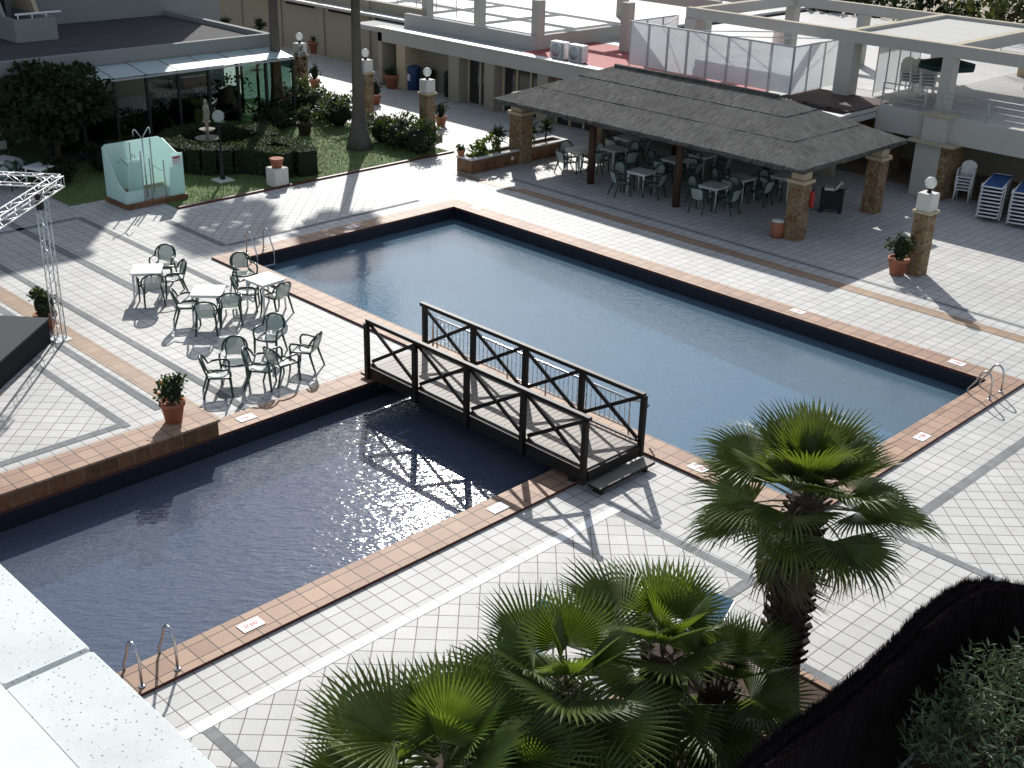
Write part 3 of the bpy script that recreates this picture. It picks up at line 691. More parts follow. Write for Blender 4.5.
def fan_mesh(name, Lp, Rr, nseg=40, spread=230, fold=.045, vfold=.22, droop=.25, arch=.2, frayed=.0, mats=None):
    # local +x along the stalk, blade in the x-y plane
    mb = MB()
    mb.tube([(0,0,0),(Lp*.35,0,Lp*.06),(Lp*.7,0,Lp*.06),(Lp,0,0)], [.028,.020,.014,.010], 5, 1)
    da = R(spread)/nseg
    for i in range(nseg):
        a = -R(spread)/2 + da*(i+.5); L = Rr*(.72+.28*math.cos(a*.62))*rnd(.93,1.05)
        rj = L*(.50+.06*math.cos(a)); tw = rnd(-1,1)*frayed; dr = droop*rnd(.6,1.3)
        def P(r, ang, zz):
            x = Lp + r*math.cos(ang); y = r*math.sin(ang); k = r/Rr
            z = zz + vfold*abs(y) - arch*Rr*k*k*(.4+.6*max(0,math.cos(ang))) - dr*Rr*max(0,k-.55)**2*1.8
            return (x, y, z)
        h = fold*Rr*.5
        hub = P(.02, a, 0); vl = P(rj, a-da/2, -h*.4); vr = P(rj, a+da/2, -h*.4); rg = P(rj, a, h*.6)
        a2 = a + tw*.12
        ml = P(L*.78, a2-da*.23, -h*.15); mr = P(L*.78, a2+da*.23, -h*.15); mg = P(L*.78, a2, h*.25); tp = P(L, a2+tw*.1, -abs(tw)*.1*Rr)
        mb.add([hub, vl, rg, vr, ml, mg, mr, tp], [(0,1,2),(0,2,3),(1,4,5,2),(2,5,6,3),(4,7,5),(5,7,6)], 0)
    me = mb.build(name, mats); m = me.data; bpy.data.objects.remove(me); return m
FAN = [fan_mesh('frond', .85, .98, 40, 195, .05, .26, .40, .15, .2, [M['palm_leaf'], M['palm_stalk']]) for i in range(3)]
FANS = [fan_mesh('frond', .6, .98, 36, 190, .06, .30, .10, .10, .05, [M['palm_leaf'], M['palm_stalk']]) for i in range(3)]
FANY = [fan_mesh('frond', .55, .85, 40, 200, .06, .34, .08, .05, .03, [M['palm_young'], M['palm_stalk']]) for i in range(2)]
FAND = [fan_mesh('frond', .8, .9, 34, 215, .04, .10, .9, .45, .6, [M['palm_dry'], M['palm_stalk']]) for i in range(2)]
def frond(par, me, z, yaw, pitch, sc, roll=0, off=(0,0)):
    o = bpy.data.objects.new('frond', me); COL.objects.link(o); o.parent = par
    o.location = (off[0], off[1], z); o.rotation_euler = Euler((roll, -pitch, yaw), 'XYZ'); o.scale = (sc,sc,sc); return o
def fan_palm(label, base, h, n, sc, lean=(0,0), trunk=(.24,.17), stubs=True, dry=8, group=None, young=6, mat='bark', pmax=112, stiff=True):
    t = thing('fan_palm', label, 'palm tree', (base[0],base[1],0), rnd(0,6), group)
    top = (lean[0], lean[1])
    mb = MB(); pts = []; rr = []
    for i in range(9):
        k = i/8; pts.append((top[0]*k, top[1]*k, h*k)); rr.append(trunk[0]*(1-k) + trunk[1]*k + (.08*(1-k*6) if k < .16 else 0) + rnd(-.01,.01))
    mb.tube(pts, rr, 12); mb.build('trunk', M[mat], t)
    if stubs:
        mb = MB(); z0 = h*.25 if h > 2 else 0
        m = int((h-z0)/.13)
        for i in range(m):
            z = z0 + (h-z0)*i/m
            for k in range(7):
                a = i*.9 + k*6.283/7 + rnd(-.1,.1); kk = z/h; r0 = trunk[0]*(1-kk)+trunk[1]*kk - .02
                c = Vector((top[0]*kk + r0*math.cos(a), top[1]*kk + r0*math.sin(a), z)); d = Vector((math.cos(a)*.8, math.sin(a)*.8, .75)).normalized()
                mb.bar(c, c + d*rnd(.10,.19), .10, .03, (-math.sin(a)*0+0, 0, 1))
        mb.build('leaf_stubs', M['boots'], t)
    for i in range(n):
        k = i/max(1,n-1); pitch = R(74 - pmax*k**1.05) + rnd(-.2,.2); yaw = i*2.39996 + rnd(-.45,.45)
        me = random.choice(FANY) if i < young else (random.choice(FANS) if (stiff and k < .8) or k < .5 else random.choice(FAN))
        s_ = sc*(.72+.3*min(1,k*2.2))*rnd(.9,1.1)
        frond(t, me, h - .28*k, yaw, pitch, s_, rnd(-.3,.3), top)
    for i in range(dry):
        frond(t, random.choice(FAND), h - .35 - rnd(0,.25), i*2.4+rnd(-.4,.4), R(rnd(-72,-38)), sc*rnd(.75,.95), rnd(-.5,.5), top)
    return t

# ------------------------------------------------------------------ near fan palms, beds, brushwood screen, oleander
def bed(x0, x1, y0, y1):
    poly_sheet('planting_bed', [(x0,y0),(x1,y0),(x1,y1),(x0,y1)], .012, M['soil'])
    t = thing('bed_edging', BEDL.pop(0), 'kerb', (x0,y0,0), 0, 'terracotta edgings of the palm beds')
    mb = MB(); w_ = .10; X, Y = x1-x0, y1-y0
    mb.box(-w_,X+w_,-w_,0,.003,.05); mb.box(-w_,X+w_,Y,Y+w_,.003,.05); mb.box(-w_,0,0,Y,.003,.05); mb.box(X,X+w_,0,Y,.003,.05)
    mb.build('edging_tiles', M['terra'], t)
    strip(x0-.35,x1+.35,y0-.33,y0-.11,'strip',.0085); strip(x0-.35,x1+.35,y1+.11,y1+.33,'strip',.0085); strip(x0-.35,x0-.11,y0-.11,y1+.11,'strip',.0085)
BEDL = ['terracotta tile edging round the bed of the tall fan palm', 'terracotta tile edging round the bed of low palms left of the tall palm', 'terracotta tile edging round the bed of low palms at the bottom edge']
bed(-8.1, -5.5, 11.72, 13.15); bed(-8.4, -5.9, 9.3, 10.75); bed(-8.6, -6.2, 6.3, 8.3)
random.seed(11)
fan_palm('tall fan palm with thick rough trunk at the near corner of the big pool', (-6.85,12.35), 3.4, 33, .91, (.0,-.05), (.27,.20), dry=4, young=5, pmax=93, stiff=False)
PG = 'low fan palms at the bottom of the picture'
fan_palm('low fan palm directly left of the tall palm, upright bright leaves', (-7.35,10.25), 1.75, 15, 1.05, (0,0), (.2,.16), dry=3, young=5, group=PG)
fan_palm('dark low fan palm between the tall palm trunk and its left neighbour', (-6.95,10.95), 1.15, 13, .85, (.0,.1), (.2,.16), dry=5, young=1, group=PG)
fan_palm('low fan palm with the widest bright fan in the middle of the palm clump', (-7.6,8.75), 1.85, 15, 1.10, (0,0), (.2,.16), dry=3, young=6, group=PG)
fan_palm('low fan palm at the bottom edge, brightest young fan in front', (-7.75,7.0), 1.65, 15, 1.10, (0,0), (.2,.16), dry=3, young=6, group=PG)
fan_palm('leftmost low fan palm with dark spiky leaves at the bottom edge', (-8.45,6.75), 1.15, 13, .95, (-.1,0), (.2,.16), dry=4, young=3, group=PG)
fan_palm('dark low fan palm under the clump at the bottom edge right of centre', (-7.3,8.0), 1.2, 14, .95, (.0,0), (.2,.16), dry=6, young=1, group=PG)
fan_palm('low fan palm with drooping leaves between the two brightest palms', (-7.0,7.5), 1.4, 13, 1.0, (0,0), (.2,.16), dry=4, young=3, group=PG)
# two blue loungers half seen behind the palms
def sun_bed(label, p, rz):
    t = thing('sun_lounger', label, 'sun lounger', (p[0],p[1],0), rz, 'blue loungers behind the palms')
    mb = MB()
    for y in (-.3,.3): mb.tube([(-.95,y,.33),(.35,y,.33),(.95,y,.62)], .022, 6)
    for x in (-.95,.35): mb.tube([(x,-.3,.33),(x,.3,.33)], .02, 6)
    mb.build('frame', M['plastic_white'], t)
    for x in (-.8,.5):
        for y in (-.28,.28): q = MB(); q.tube([(x,y,.33),(x,y,0)], .02, 6); q.build('leg', M['plastic_white'], t)
    mb = MB(); mb.box(-.95,.35,-.28,.28,.345,.36); mb.add([(.35,-.28,.352),(.35,.28,.352),(.95,.28,.645),(.95,-.28,.645)], [(0,1,2,3)]); mb.build('sling', M['pale_blue_cloth'], t); return t
sun_bed('blue lounger half hidden behind the palm fronds at the bottom centre', at(518,652,.35), R(100))
sun_bed('blue lounger peeping out between the low palms and the tall palm trunk', at(686,640,.35), R(100))

t = thing('brushwood_screen', 'dark brushwood screen with frayed top curving round the oleander', 'fence', (-5.1,11,0))
mb = MB(); path = [(.05,-6.0),(.0,-3.5),(-.03,-1.2),(-.02,1.0),(-.08,2.4),(.02,3.05),(.25,3.33),(.7,3.38),(1.8,3.2),(3.4,2.9)]
pp = []
for i in range(len(path)-1):
    a, b = Vector(path[i]), Vector(path[i+1]); k = max(2, int((b-a).length/.12))
    for j in range(k): pp.append(a + (b-a)*j/k)
th = .28; H_ = []
hh = 2.06
for p in pp: hh += rnd(-.03,.03); hh = min(2.15, max(1.98, hh)); H_.append(hh)
L_, R_ = [], []
for i, p in enumerate(pp):
    d = (pp[min(i+1,len(pp)-1)] - pp[max(i-1,0)]).normalized(); n_ = Vector((-d.y, d.x)); L_.append(p + n_*(th/2+rnd(-.015,.015))); R_.append(p - n_*(th/2+rnd(-.015,.015)))
vs = []
for i in range(len(pp)):
    vs += [(L_[i].x,L_[i].y,0),(L_[i].x,L_[i].y,H_[i]),(pp[i].x,pp[i].y,H_[i]-.10),(R_[i].x,R_[i].y,H_[i]-.01),(R_[i].x,R_[i].y,0)]
fs = [(i*5+j, i*5+j+1, (i+1)*5+j+1, (i+1)*5+j) for i in range(len(pp)-1) for j in range(4)]
mb.add(vs, fs, 0)
mb.build('brush_panel', M['brush_dark'], t)
mb = MB()
for i in range(len(pp)-1):
    for k in range(330):
        q = random.choice((L_,R_,L_,R_,pp)); p = q[i] + (q[i+1]-q[i])*random.random(); z = H_[i]
        d = Vector((rnd(-.35,.35), rnd(-.35,.35), 1)).normalized(); l = rnd(.04,.12)
        if random.random() < .3: z = rnd(.3,H_[i]); d = (d + Vector((rnd(-1,1)*.3,rnd(-1,1)*.3,.2))).normalized()
        c = Vector((p.x,p.y,z-.04)); s_ = Vector((rnd(-1,1),rnd(-1,1),0)).normalized()*.006
        mb.add([c-s_, c+s_, c+d*(l+.04)], [(0,1,2)])
mb.build('frayed_twigs', M['brush'], t)
# oleander
poly_sheet('garden_soil', [(-4.95,-4),(6,-4),(6,14.3),(-4.95,14.3)], .016, M['soil'])
t = thing('oleander', 'bushy oleander with narrow glossy leaves inside the brushwood screen', 'shrub', (-3.75,12.3,0))
mb = MB(); st = MB(); random.seed(5)
for k in range(300):
    a = rnd(0,6.283); rr_ = math.sqrt(random.random()); top = Vector((rr_*1.15*math.cos(a)+.1, rr_*1.7*math.sin(a), 1.8 + .6*(1-rr_**2) + rnd(-.9,.15)))
    if k < 60: st.tube([(top.x*.15,top.y*.15,0),(top.x*.5,top.y*.5,top.z*.55),tuple(top)], [.016,.011,.005], 4)
    dirn = Vector((top.x*.4, top.y*.4, 1)).normalized()
    for j in range(rnd_n := random.randint(9,14)):
        q = top - dirn*(j*.035); b = j*2.4 + rnd(-.3,.3); d = (Vector((math.cos(b), math.sin(b), rnd(.2,.9)))).normalized()
        nr = (Vector((0,0,1)) - d*d.z).normalized(); leaf_quad(mb, q, d, nr, rnd(.13,.2), rnd(.013,.019))
mb.build('foliage', M['oleander'], t); st.build('stem', M['bark'], t)
shrub('low dark shrub on the soil between the oleander and the brushwood screen', (-4.35,8.8), .55, .8, 500, 'oleander', L=.13, W=.015)

# ------------------------------------------------------------------ balcony parapet, lower left
t = thing('balcony_parapet', 'white speckled balcony parapet in the lower left corner', 'parapet', (-3, .8, 9.3))
zb = 9.3
mb = MB(); e0 = .96; e1 = .75
for a, b in ((-9.0,-2.305),(-2.295,3.5)): mb.bbox(a+3, b+3, e1-.8, e0-.8, -.06, 0, .006)
mb.build('coping', M['terrazzo'], t)
mb = MB(); mb.box(-6,6.5,e1-.8,e0-.83,-1.1,-.0605); mb.build('outer_wall', M['white_paint'], t)
mb = MB(); mb.bbox(-6,6.5,-.42,e1-.803,-.25,.016,.006); mb.build('inner_ledge', M['ledge_white'], t)

# ------------------------------------------------------------------ geranium, bush, truss, stage
potted('geranium with red flecked leaves in a terracotta pot on the end of the low wall', (at(174,421,.41).x, at(174,421,.41).y), .43, .235, .31, .55, 'bush_leaf', None, 320, 14, .41)
potted('round clipped bush in a pot beside the foot of the truss tower', (-26.6,11.15), .35, .26, .40, .62, 'hedge_leaf', None, 420)
def truss(mb, a, b, w_=.24, r=.015, step=.34, ref=(0,0,1)):
    a = Vector(a); b = Vector(b); d = (b-a).normalized(); u = Vector(ref); s = d.cross(u).normalized(); u = s.cross(d).normalized()
    c = [s*(w_/2)+u*(w_/2), -s*(w_/2)+u*(w_/2), -s*(w_/2)-u*(w_/2), s*(w_/2)-u*(w_/2)]
    for q in c: mb.tube([a+q, b+q], r, 6)
    n = max(2, int((b-a).length/step)); 
    for k in range(4):
        q0, q1 = c[k], c[(k+1)%4]
        for i in range(n):
            p0 = a + (b-a)*i/n; p1 = a + (b-a)*(i+1)/n
            mb.tube([p0+(q0 if i%2 else q1), p1+(q1 if i%2 else q0)], r*.5, 5)
        for e in (a,b): mb.tube([e+q0, e+q1], r*.6, 5)
d1 = Vector((.66,-.75,0)).normalized(); d2 = Vector((-.75,-.66,0)).normalized()
t = thing('lighting_truss', 'aluminium lattice truss frame standing over the black stage', 'stage truss', (-25.7,11.06,0))
mb = MB(); truss(mb, (0,0,.02), (0,0,3.4), .2, .014, .3, ref=tuple(d1)); mb.build('tower', M['alu'], t)
mb = MB(); mb.box(-.2,.2,-.2,.2,.005,.02); mb.build('base_plate', M['grey_metal'], t)
c0 = Vector((0,0,3.5)) - d1*1.0
mb = MB(); truss(mb, c0, c0 + d1*9); mb.build('beam', M['alu'], t)
mb = MB(); truss(mb, c0, c0 + d2*9); mb.build('beam', M['alu'], t)
mb = MB(); q = Vector((0,0,3.4)); mb.bar(q - Vector((0,0,.25)) + d1*.1, q + Vector((0,0,.12)) + d1*.1, .12, .14, tuple(d1)); mb.build('hoist_block', M['black_metal'], t)
t = thing('stage', 'low black stage platform at the left edge under the truss', 'stage', (-25.68,10.86,0))
cs = [Vector((0,0,0)), d1*6, d1*6+d2*5, d2*5]
mb = MB(); mb.prism([(p.x,p.y) for p in cs], .55, .6); mb.build('deck', M['stage'], t)
mb = MB(); ins = [Vector((0,0,0))+(d1+d2)*.03, d1*5.97+d2*.03, d1*5.97+d2*4.97, d2*4.97+d1*.03]; mb.prism([(p.x,p.y) for p in ins], .005, .5495); mb.build('skirt', M['stage_side'], t)

# ------------------------------------------------------------------ shower cubicle
t = thing('shower_cubicle', 'pale turquoise open air shower cubicle with forked shower pipes', 'shower', (-34.75,18.38,0))
X, Y = .62, 1.02
mb = MB(); mb.bbox(-X-.05,X+.1,-Y-.05,Y+.05,.01,.17,.01); mb.build('plinth', M['terra_wall'], t)
mb = MB(); mb.box(-X+.05,X-.05,-Y+.05,Y-.05,.1705,.185); mb.build('tray', M['grey_wall'], t)
mb = MB(); mb.box(-X+.017,-X+.04,-Y+.06,Y-.06,.186,.30); mb.build('skirting', M['beige'], t)
th = .03
def wall_poly(name, pts, axis, pos):
    mb = MB(); n = len(pts); vs = []
    for s in (-th/2, th/2):
        for a, z in pts: vs.append((pos+s, a, z) if axis == 'x' else (a, pos+s, z))
    fs = [tuple(range(n)), tuple(range(2*n-1, n-1, -1))] + [(i,(i+1)%n,n+(i+1)%n,n+i) for i in range(n)]
    mb.add(vs, fs); return mb.build(name, M['shower'], t)
h = 1.8
wall_poly('back_panel', [(-Y,.17),(Y,.17),(Y,h-.08),(Y-.1,h),(-Y+.1,h),(-Y,h-.08)], 'x', -X)
wall_poly('side_panel', [(-X,.17),(X,.17),(X,.55),(.22,.75),(-X+.1,h-.06),(-X,h-.06)], 'y', -Y)
wall_poly('side_panel', [(-X,.17),(X,.17),(X,1.45),(.25,1.45),(-X+.1,h-.06),(-X,h-.06)], 'y', Y)
wall_poly('front_panel', [(Y-.55,.17),(Y,.17),(Y,1.5),(Y-.42,1.5)], 'x', X)
wall_poly('front_panel', [(-Y,.17),(-Y+.6,.17),(-Y+.6,.55),(-Y,.55)], 'x', X)
wall_poly('middle_panel', [(-Y+.42,.17),(-Y+.95,.17),(-Y+.95,1.4),(-Y+.5,1.32)], 'x', -.02)
mb = MB(); mb.box(X+.02,X+.028,Y-.38,Y-.06,1.14,1.43); sg = mb.build('notice', M['white_paint'], t)
for z0, z1 in ((1.34,1.40),(1.26,1.30),(1.19,1.22)):
    mb = MB(); mb.box(X+.0285,X+.031,Y-.34,Y-.10,z0,z1); mb.build('printed_line', M['red_paint'] if z0 > 1.3 else M['grey_metal'], sg)
def ypipe(x, y, z0, z1):
    mb = MB(); mb.tube([(x,y,.18),(x,y,z0)], .022, 8)
    for s in (-1,1): mb.tube([(x,y,z0),(x,y+s*.22,z0+.30),(x,y+s*.27,z0+.31),(x,y+s*.29,z0+.22),(x,y+s*.29,z0+.10)], .018, 6)
    mb.build('shower_pipe', M['steel'], t)
ypipe(.30,-.12,2.05,2.4); ypipe(-.2,-.45,1.15,1.5)
mb = MB()
for x,y,z1 in ((X,-Y+.62,1.75),(-.05,.32,1.95),(X-.05,.38,1.35),(X,-.12,1.5),(-.05,-.38,1.9)): mb.tube([(x,y,.17),(x,y,z1)], .024, 6)
mb.tube([(X,-Y+.62,.95),(X,-.12,.95)], .01, 5); mb.tube([(X,-.12,1.0),(-.05,.32,1.05),(X-.05,.38,.98)], .01, 5)
mb.build('support_pole', M['grey_metal'], t)

# ------------------------------------------------------------------ lawn, hedges, fountain, lamp
sheet('lawn', (-46,-33.3,18.6,30.2), .012, M['lawn']); sheet('lawn', (-46,-35.6,16.2,18.6), .012, M['lawn'])
random.seed(3)
mb = MB()
for i in range(26000):
    x, y = rnd(-42,-33.35), rnd(18.7,30.1)
    if i > 22000: x, y = rnd(-41,-35.7), rnd(16.3,18.7)
    a = rnd(0,6.28); hgt = rnd(.03,.075); s_ = .012
    p = Vector((x,y,.012)); d = Vector((math.cos(a)*.03, math.sin(a)*.03, hgt)); sd_ = Vector((-math.sin(a)*s_, math.cos(a)*s_, 0))
    mb.add([p-sd_, p+sd_, p+d], [(0,1,2)])
o = struct(mb.build('grass', M['blade']), 'stuff')
t = thing('lawn_edging', 'narrow reddish kerb along the front of the lawn', 'kerb', (-33.25,24.4,0))
mb = MB(); mb.box(-.05,.05,-5.8,5.8,.003,.06); mb.build('edging_tiles', M['redstep'], t)
def hedge(label, pts, w_, h, dens=900, loc=None, group='clipped hedges of the fountain garden'):
    o = Vector((pts[0][0], pts[0][1], 0)); t = thing('clipped_hedge', label, 'hedge', o, 0, group)
    pts = [Vector((x-o.x, y-o.y)) for x,y in pts]; mb = MB(); core = MB()
    for i in range(len(pts)-1):
        a, b = pts[i], pts[i+1]; d = (b-a); L = d.length; d.normalize(); n_ = Vector((-d.y,d.x))
        q = [a+n_*w_*.42, a-n_*w_*.42, b-n_*w_*.42, b+n_*w_*.42]
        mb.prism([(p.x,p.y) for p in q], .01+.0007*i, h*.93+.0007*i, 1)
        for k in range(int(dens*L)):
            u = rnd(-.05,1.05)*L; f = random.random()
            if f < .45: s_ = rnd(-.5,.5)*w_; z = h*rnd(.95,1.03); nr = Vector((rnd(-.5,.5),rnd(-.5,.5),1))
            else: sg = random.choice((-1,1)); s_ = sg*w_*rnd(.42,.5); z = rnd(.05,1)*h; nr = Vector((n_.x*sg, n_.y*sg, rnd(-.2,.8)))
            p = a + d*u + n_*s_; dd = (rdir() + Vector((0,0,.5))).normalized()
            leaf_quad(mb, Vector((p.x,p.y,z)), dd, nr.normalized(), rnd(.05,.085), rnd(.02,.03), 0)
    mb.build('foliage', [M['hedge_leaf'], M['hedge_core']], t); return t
cx, cy, rr_ = -37.5, 22.9, 1.75
arc = lambda a0, a1, r, n=10: [(cx + r*math.cos(R(a0+(a1-a0)*i/n)), cy + r*math.sin(R(a0+(a1-a0)*i/n))) for i in range(n+1)]
hedge('curved clipped hedge forming the far half of the ring round the fountain', arc(60, 235, rr_), .8, .95)
hedge('curved clipped hedge forming the near half of the ring round the fountain', arc(-112, 40, rr_), .85, .95)
hedge('clipped hedge at the right end, farther from the white planter box', [(-36.0,24.2),(-35.0,24.3),(-33.8,24.0)], .8, .95)
hedge('straight clipped hedge joining the ring to the white planter box', [(-35.9,22.6),(-34.9,23.0),(-34.0,23.35)], .6, .95)
t = thing('fountain', 'pale stone fountain with two bowls and a figure, inside the hedge ring', 'fountain', (-38.1,22.75,0)); t.scale = (.72,.72,.74)
mb = MB(); mb.lathe([(.75,0),(.75,.25),(.65,.3),(.3,.32),(.14,.45),(.12,.75),(.2,.8)], (0,0,0), 16); mb.build('base', M['old_stone'], t)
mb = MB(); mb.lathe([(.12,.78),(.45,.86),(.62,.98),(.64,1.02),(.58,1.02),(.4,.92),(.05,.9)], (0,0,0), 20); mb.lathe([(.1,.9),(.09,1.25),(.14,1.28)], (0,0,0), 10); mb.build('bowl', M['old_stone'], t)
mb = MB(); mb.lathe([(.1,1.26),(.28,1.34),(.4,1.44),(.36,1.45),(.2,1.37),(.05,1.36)], (0,0,0), 18); mb.lathe([(.08,1.36),(.09,1.7),(.2,1.78),(.16,1.82),(.1,1.84)], (0,0,0), 10); mb.build('bowl', M['old_stone'], t)
mb = MB(); mb.lathe([(.12,1.82),(.15,1.95),(.11,2.2),(.15,2.42),(.16,2.52),(.07,2.6),(.06,2.64),(.09,2.70),(.085,2.78),(.03,2.85)], (0,0,0), 12)
mb.tube([(.14,0,2.5),(.2,.05,2.3),(.12,.12,2.15)], .04, 6); mb.tube([(-.14,0,2.5),(-.19,.06,2.32),(-.1,.14,2.25)], .04, 6); mb.build('figure', M['old_stone'], t)
t = thing('garden_lamp', 'black garden lamp with a single glass globe on the lawn before the hedge ring', 'lamp post', (at(223,181).x, at(223,181).y, 0))
mb = MB(); mb.bbox(-.28,.28,-.28,.28,.01,.07,.01); mb.build('foot_slab', M['concrete'], t)
mb = MB(); mb.lathe([(.09,.07),(.09,.25),(.05,.3),(.045,1.9),(.08,1.95),(.1,2.0)], (0,0,0), 10); mb.build('post', M['black_metal'], t)
mb = MB(); mb.sphere((0,0,2.19), .2, 16); mb.build('globe', M['globe'], t)
t = thing('planter_box', 'white square planter box in front of the hedge end', 'planter', (-33.55,22.55,0))
mb = MB(); mb.bbox(-.27,.27,-.27,.27,.01,.62,.015); mb.build('box', M['concrete'], t)
mb = MB(); mb.lathe([(.16,.62),(.22,.85),(.24,.86),(.24,.92),(.2,.92),(.001,.88)], (0,0,0), 14); mb.build('pot', M['pot'], t)

# ------------------------------------------------------------------ tall palms (crowns out of the picture), shrubs along the path
def tall_palm(label, p, h, cr):
    t = thing('tall_palm', label, 'palm tree', (p[0],p[1],0), rnd(0,6), 'tall slim palms on the lawn')
    mb = MB(); mb.tube([(0,0,0),(0,0,.35),(0,0,.8),(0,0,1.5),(.02,0,h*.5),(0,0,h)], [.52,.43,.31,.23,.18,.15], 14); mb.build('trunk', M['bark_grey'], t)
    for i in range(52):
        k = i/51; frond(t, random.choice(FAN), h - .3*k, i*2.4, R(75-115*k)+rnd(-.1,.1), cr*rnd(.9,1.1), rnd(-.3,.3))
random.seed(21)
tall_palm('tall slim palm trunk farther left, standing behind the hedge ring by the glass canopy', (-41.2,27.9), 9.0, 1.0)
tall_palm('tall slim palm trunk on the lawn corner right of the hedge ring', (-35.9,27.85), 7.0, .9)
SG = 'loose leafy shrubs along the lawn edge'
for px, py, r_, h_, lab in ((318,118,.95,1.25,'leafy shrub at the far left end of the row beside the left lamp pillar'),(338,126,.9,1.3,'leafy shrub in the row just left of the right palm trunk'),
        (384,142,.8,1.15,'leafy shrub in the row just right of the right palm trunk'),(402,148,.85,1.2,'leafy shrub second from the near end of the row'),(420,153,.85,1.15,'leafy shrub at the near end of the row beside the nearest lamp pillar'),(300,113,.9,1.3,'dark leafy shrub left of the left lamp pillar behind the palm')):
    q = at(px,py,0); shrub(lab, (q.x,q.y), r_, h_, 620, 'bush_leaf', group=SG, L=.2, W=.045, clumps=20)
q = at(305,135,0); potted('shrub in a dark pot between the hedge and the shrub row', (q.x,q.y), .5, .3, .45, .7, 'bush_leaf', None, 260, potmat='bark')
# dark tree at the left with its shade, plus plants round the glass house
def tree(label, p, h, cr, n, mat='dark_leaf', name='broadleaf_tree', L=.28, W=.09, group=None, base=.42):
    t = thing(name, label, 'tree', (p[0],p[1],0), 0, group)
    mb = MB(); tops = []
    mb.tube([(0,0,0),(.05,.03,h*.3),(0,.06,h*.55)], [.14*h/4,.11*h/4,.08*h/4], 8)
    for i in range(7):
        a = i*2.4; e = Vector((cr*.6*math.cos(a), cr*.6*math.sin(a), h*rnd(.6,.88))); mb.tube([(.02,.04,h*rnd(.3,.5)), (e.x*.5,e.y*.5,e.z*.8), tuple(e)], [.06*h/4,.04*h/4,.015*h/4], 6); tops.append(e)
    mb.build('trunk', M['bark'], t)
    mb = MB(); leaf_cloud(mb, (0,0,h*(1+base)/2), (cr,cr,h*(1-base)/2), n, L, W, 0, 34, .30, .35, .0); mb.build('crown', M[mat], t); return t
random.seed(8)
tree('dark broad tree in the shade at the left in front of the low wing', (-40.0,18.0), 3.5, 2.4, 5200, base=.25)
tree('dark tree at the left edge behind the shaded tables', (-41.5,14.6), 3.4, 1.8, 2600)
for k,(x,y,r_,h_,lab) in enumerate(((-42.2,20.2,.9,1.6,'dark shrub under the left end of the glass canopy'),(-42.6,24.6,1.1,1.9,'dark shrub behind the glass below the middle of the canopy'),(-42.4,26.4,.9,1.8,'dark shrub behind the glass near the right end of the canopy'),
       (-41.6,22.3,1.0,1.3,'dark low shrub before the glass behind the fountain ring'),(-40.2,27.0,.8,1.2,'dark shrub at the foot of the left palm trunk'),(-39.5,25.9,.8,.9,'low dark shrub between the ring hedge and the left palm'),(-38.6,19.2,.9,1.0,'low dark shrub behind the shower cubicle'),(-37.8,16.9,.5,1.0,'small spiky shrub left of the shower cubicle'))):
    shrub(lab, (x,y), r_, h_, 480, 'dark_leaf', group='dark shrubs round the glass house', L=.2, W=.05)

# ------------------------------------------------------------------ low wing with glass canopy, hotel block
t = thing('low_wing', 'low flat roofed wing with white parapet and a sloping glass canopy on dark posts', 'building', (-41.7,20,0))
zr = 3.45; yR = 8.2
mb = MB(); mb.box(-8.0,-.251,-14,yR-.251,zr-.46,zr-.18); mb.build('roof', M['roof_grey'], t)
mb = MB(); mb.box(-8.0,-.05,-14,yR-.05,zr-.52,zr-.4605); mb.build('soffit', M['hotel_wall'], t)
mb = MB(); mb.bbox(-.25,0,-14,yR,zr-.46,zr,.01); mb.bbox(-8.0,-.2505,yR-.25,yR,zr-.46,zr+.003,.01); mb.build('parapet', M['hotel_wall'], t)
mb = MB(); mb.box(-8.0,-7.8,-14,yR,.01,zr-.525); mb.build('rear_wall', M['cream'], t)
mb = MB(); mb.box(-4.2,-4.0,-14,-1.5,.01,zr-.525); mb.build('inner_wall', M['grey_wall'], t)
y0, y1 = -2.0, 8.15; npan = 8
for i in range(npan):
    a = y0 + (y1-y0)*i/npan; b = y0 + (y1-y0)*(i+1)/npan
    mb = MB(); z0, z1 = 2.72, 2.83
    vs = [(1.35,a+.03,2.74),(1.35,b-.03,2.74),(-.1,b-.03,2.955),(-.1,a+.03,2.955)]; mb.add(vs + [(x,y,z+.012) for x,y,z in vs], [(3,2,1,0),(4,5,6,7),(0,1,5,4),(2,3,7,6),(1,2,6,5),(3,0,4,7)])
    mb.build('canopy_pane', M['canopy_glass'], t)
for i in range(npan+1):
    a = y0 + (y1-y0)*i/npan
    mb = MB(); mb.bar((1.35,a,2.705),(-.1,a,2.92),.06,.07); mb.build('rafter', M['dark_frame'], t)
    mb = MB(); mb.box(1.25,1.35,a-.05,a+.05,.01,2.64); mb.build('post', M['dark_frame'], t)
    if i < npan:
        b = y0 + (y1-y0)*(i+1)/npan
        if i not in (2,):
            mb = MB(); mb.box(1.295,1.305,a+.06,b-.06,.35,2.62); mb.build('glass_pane', M['glass'], t)
mb = MB(); mb.box(1.23,1.37,y0-.05,y1+.05,2.6405,2.695); mb.build('eaves_beam', M['grey_metal'], t)
mb = MB(); mb.box(1.24,1.36,y0,y1,.01,.33); mb.build('sill_wall', M['dark_frame'], t)
for x in (0,-1.2,-2.4):
    mb = MB(); mb.box(x-.04,x+.04,y1-.04,y1+.04,.01,2.63); mb.build('post', M['dark_frame'], t)
    mb = MB(); mb.box(x+.05,x+1.14,y1-.006,y1+.006,.35,2.58); mb.build('glass_pane', M['glass'], t)
mb = MB(); mb.box(-2.5,1.22,y1-.045,y1+.045,2.6205,2.66); mb.build('eaves_beam', M['dark_frame'], t)

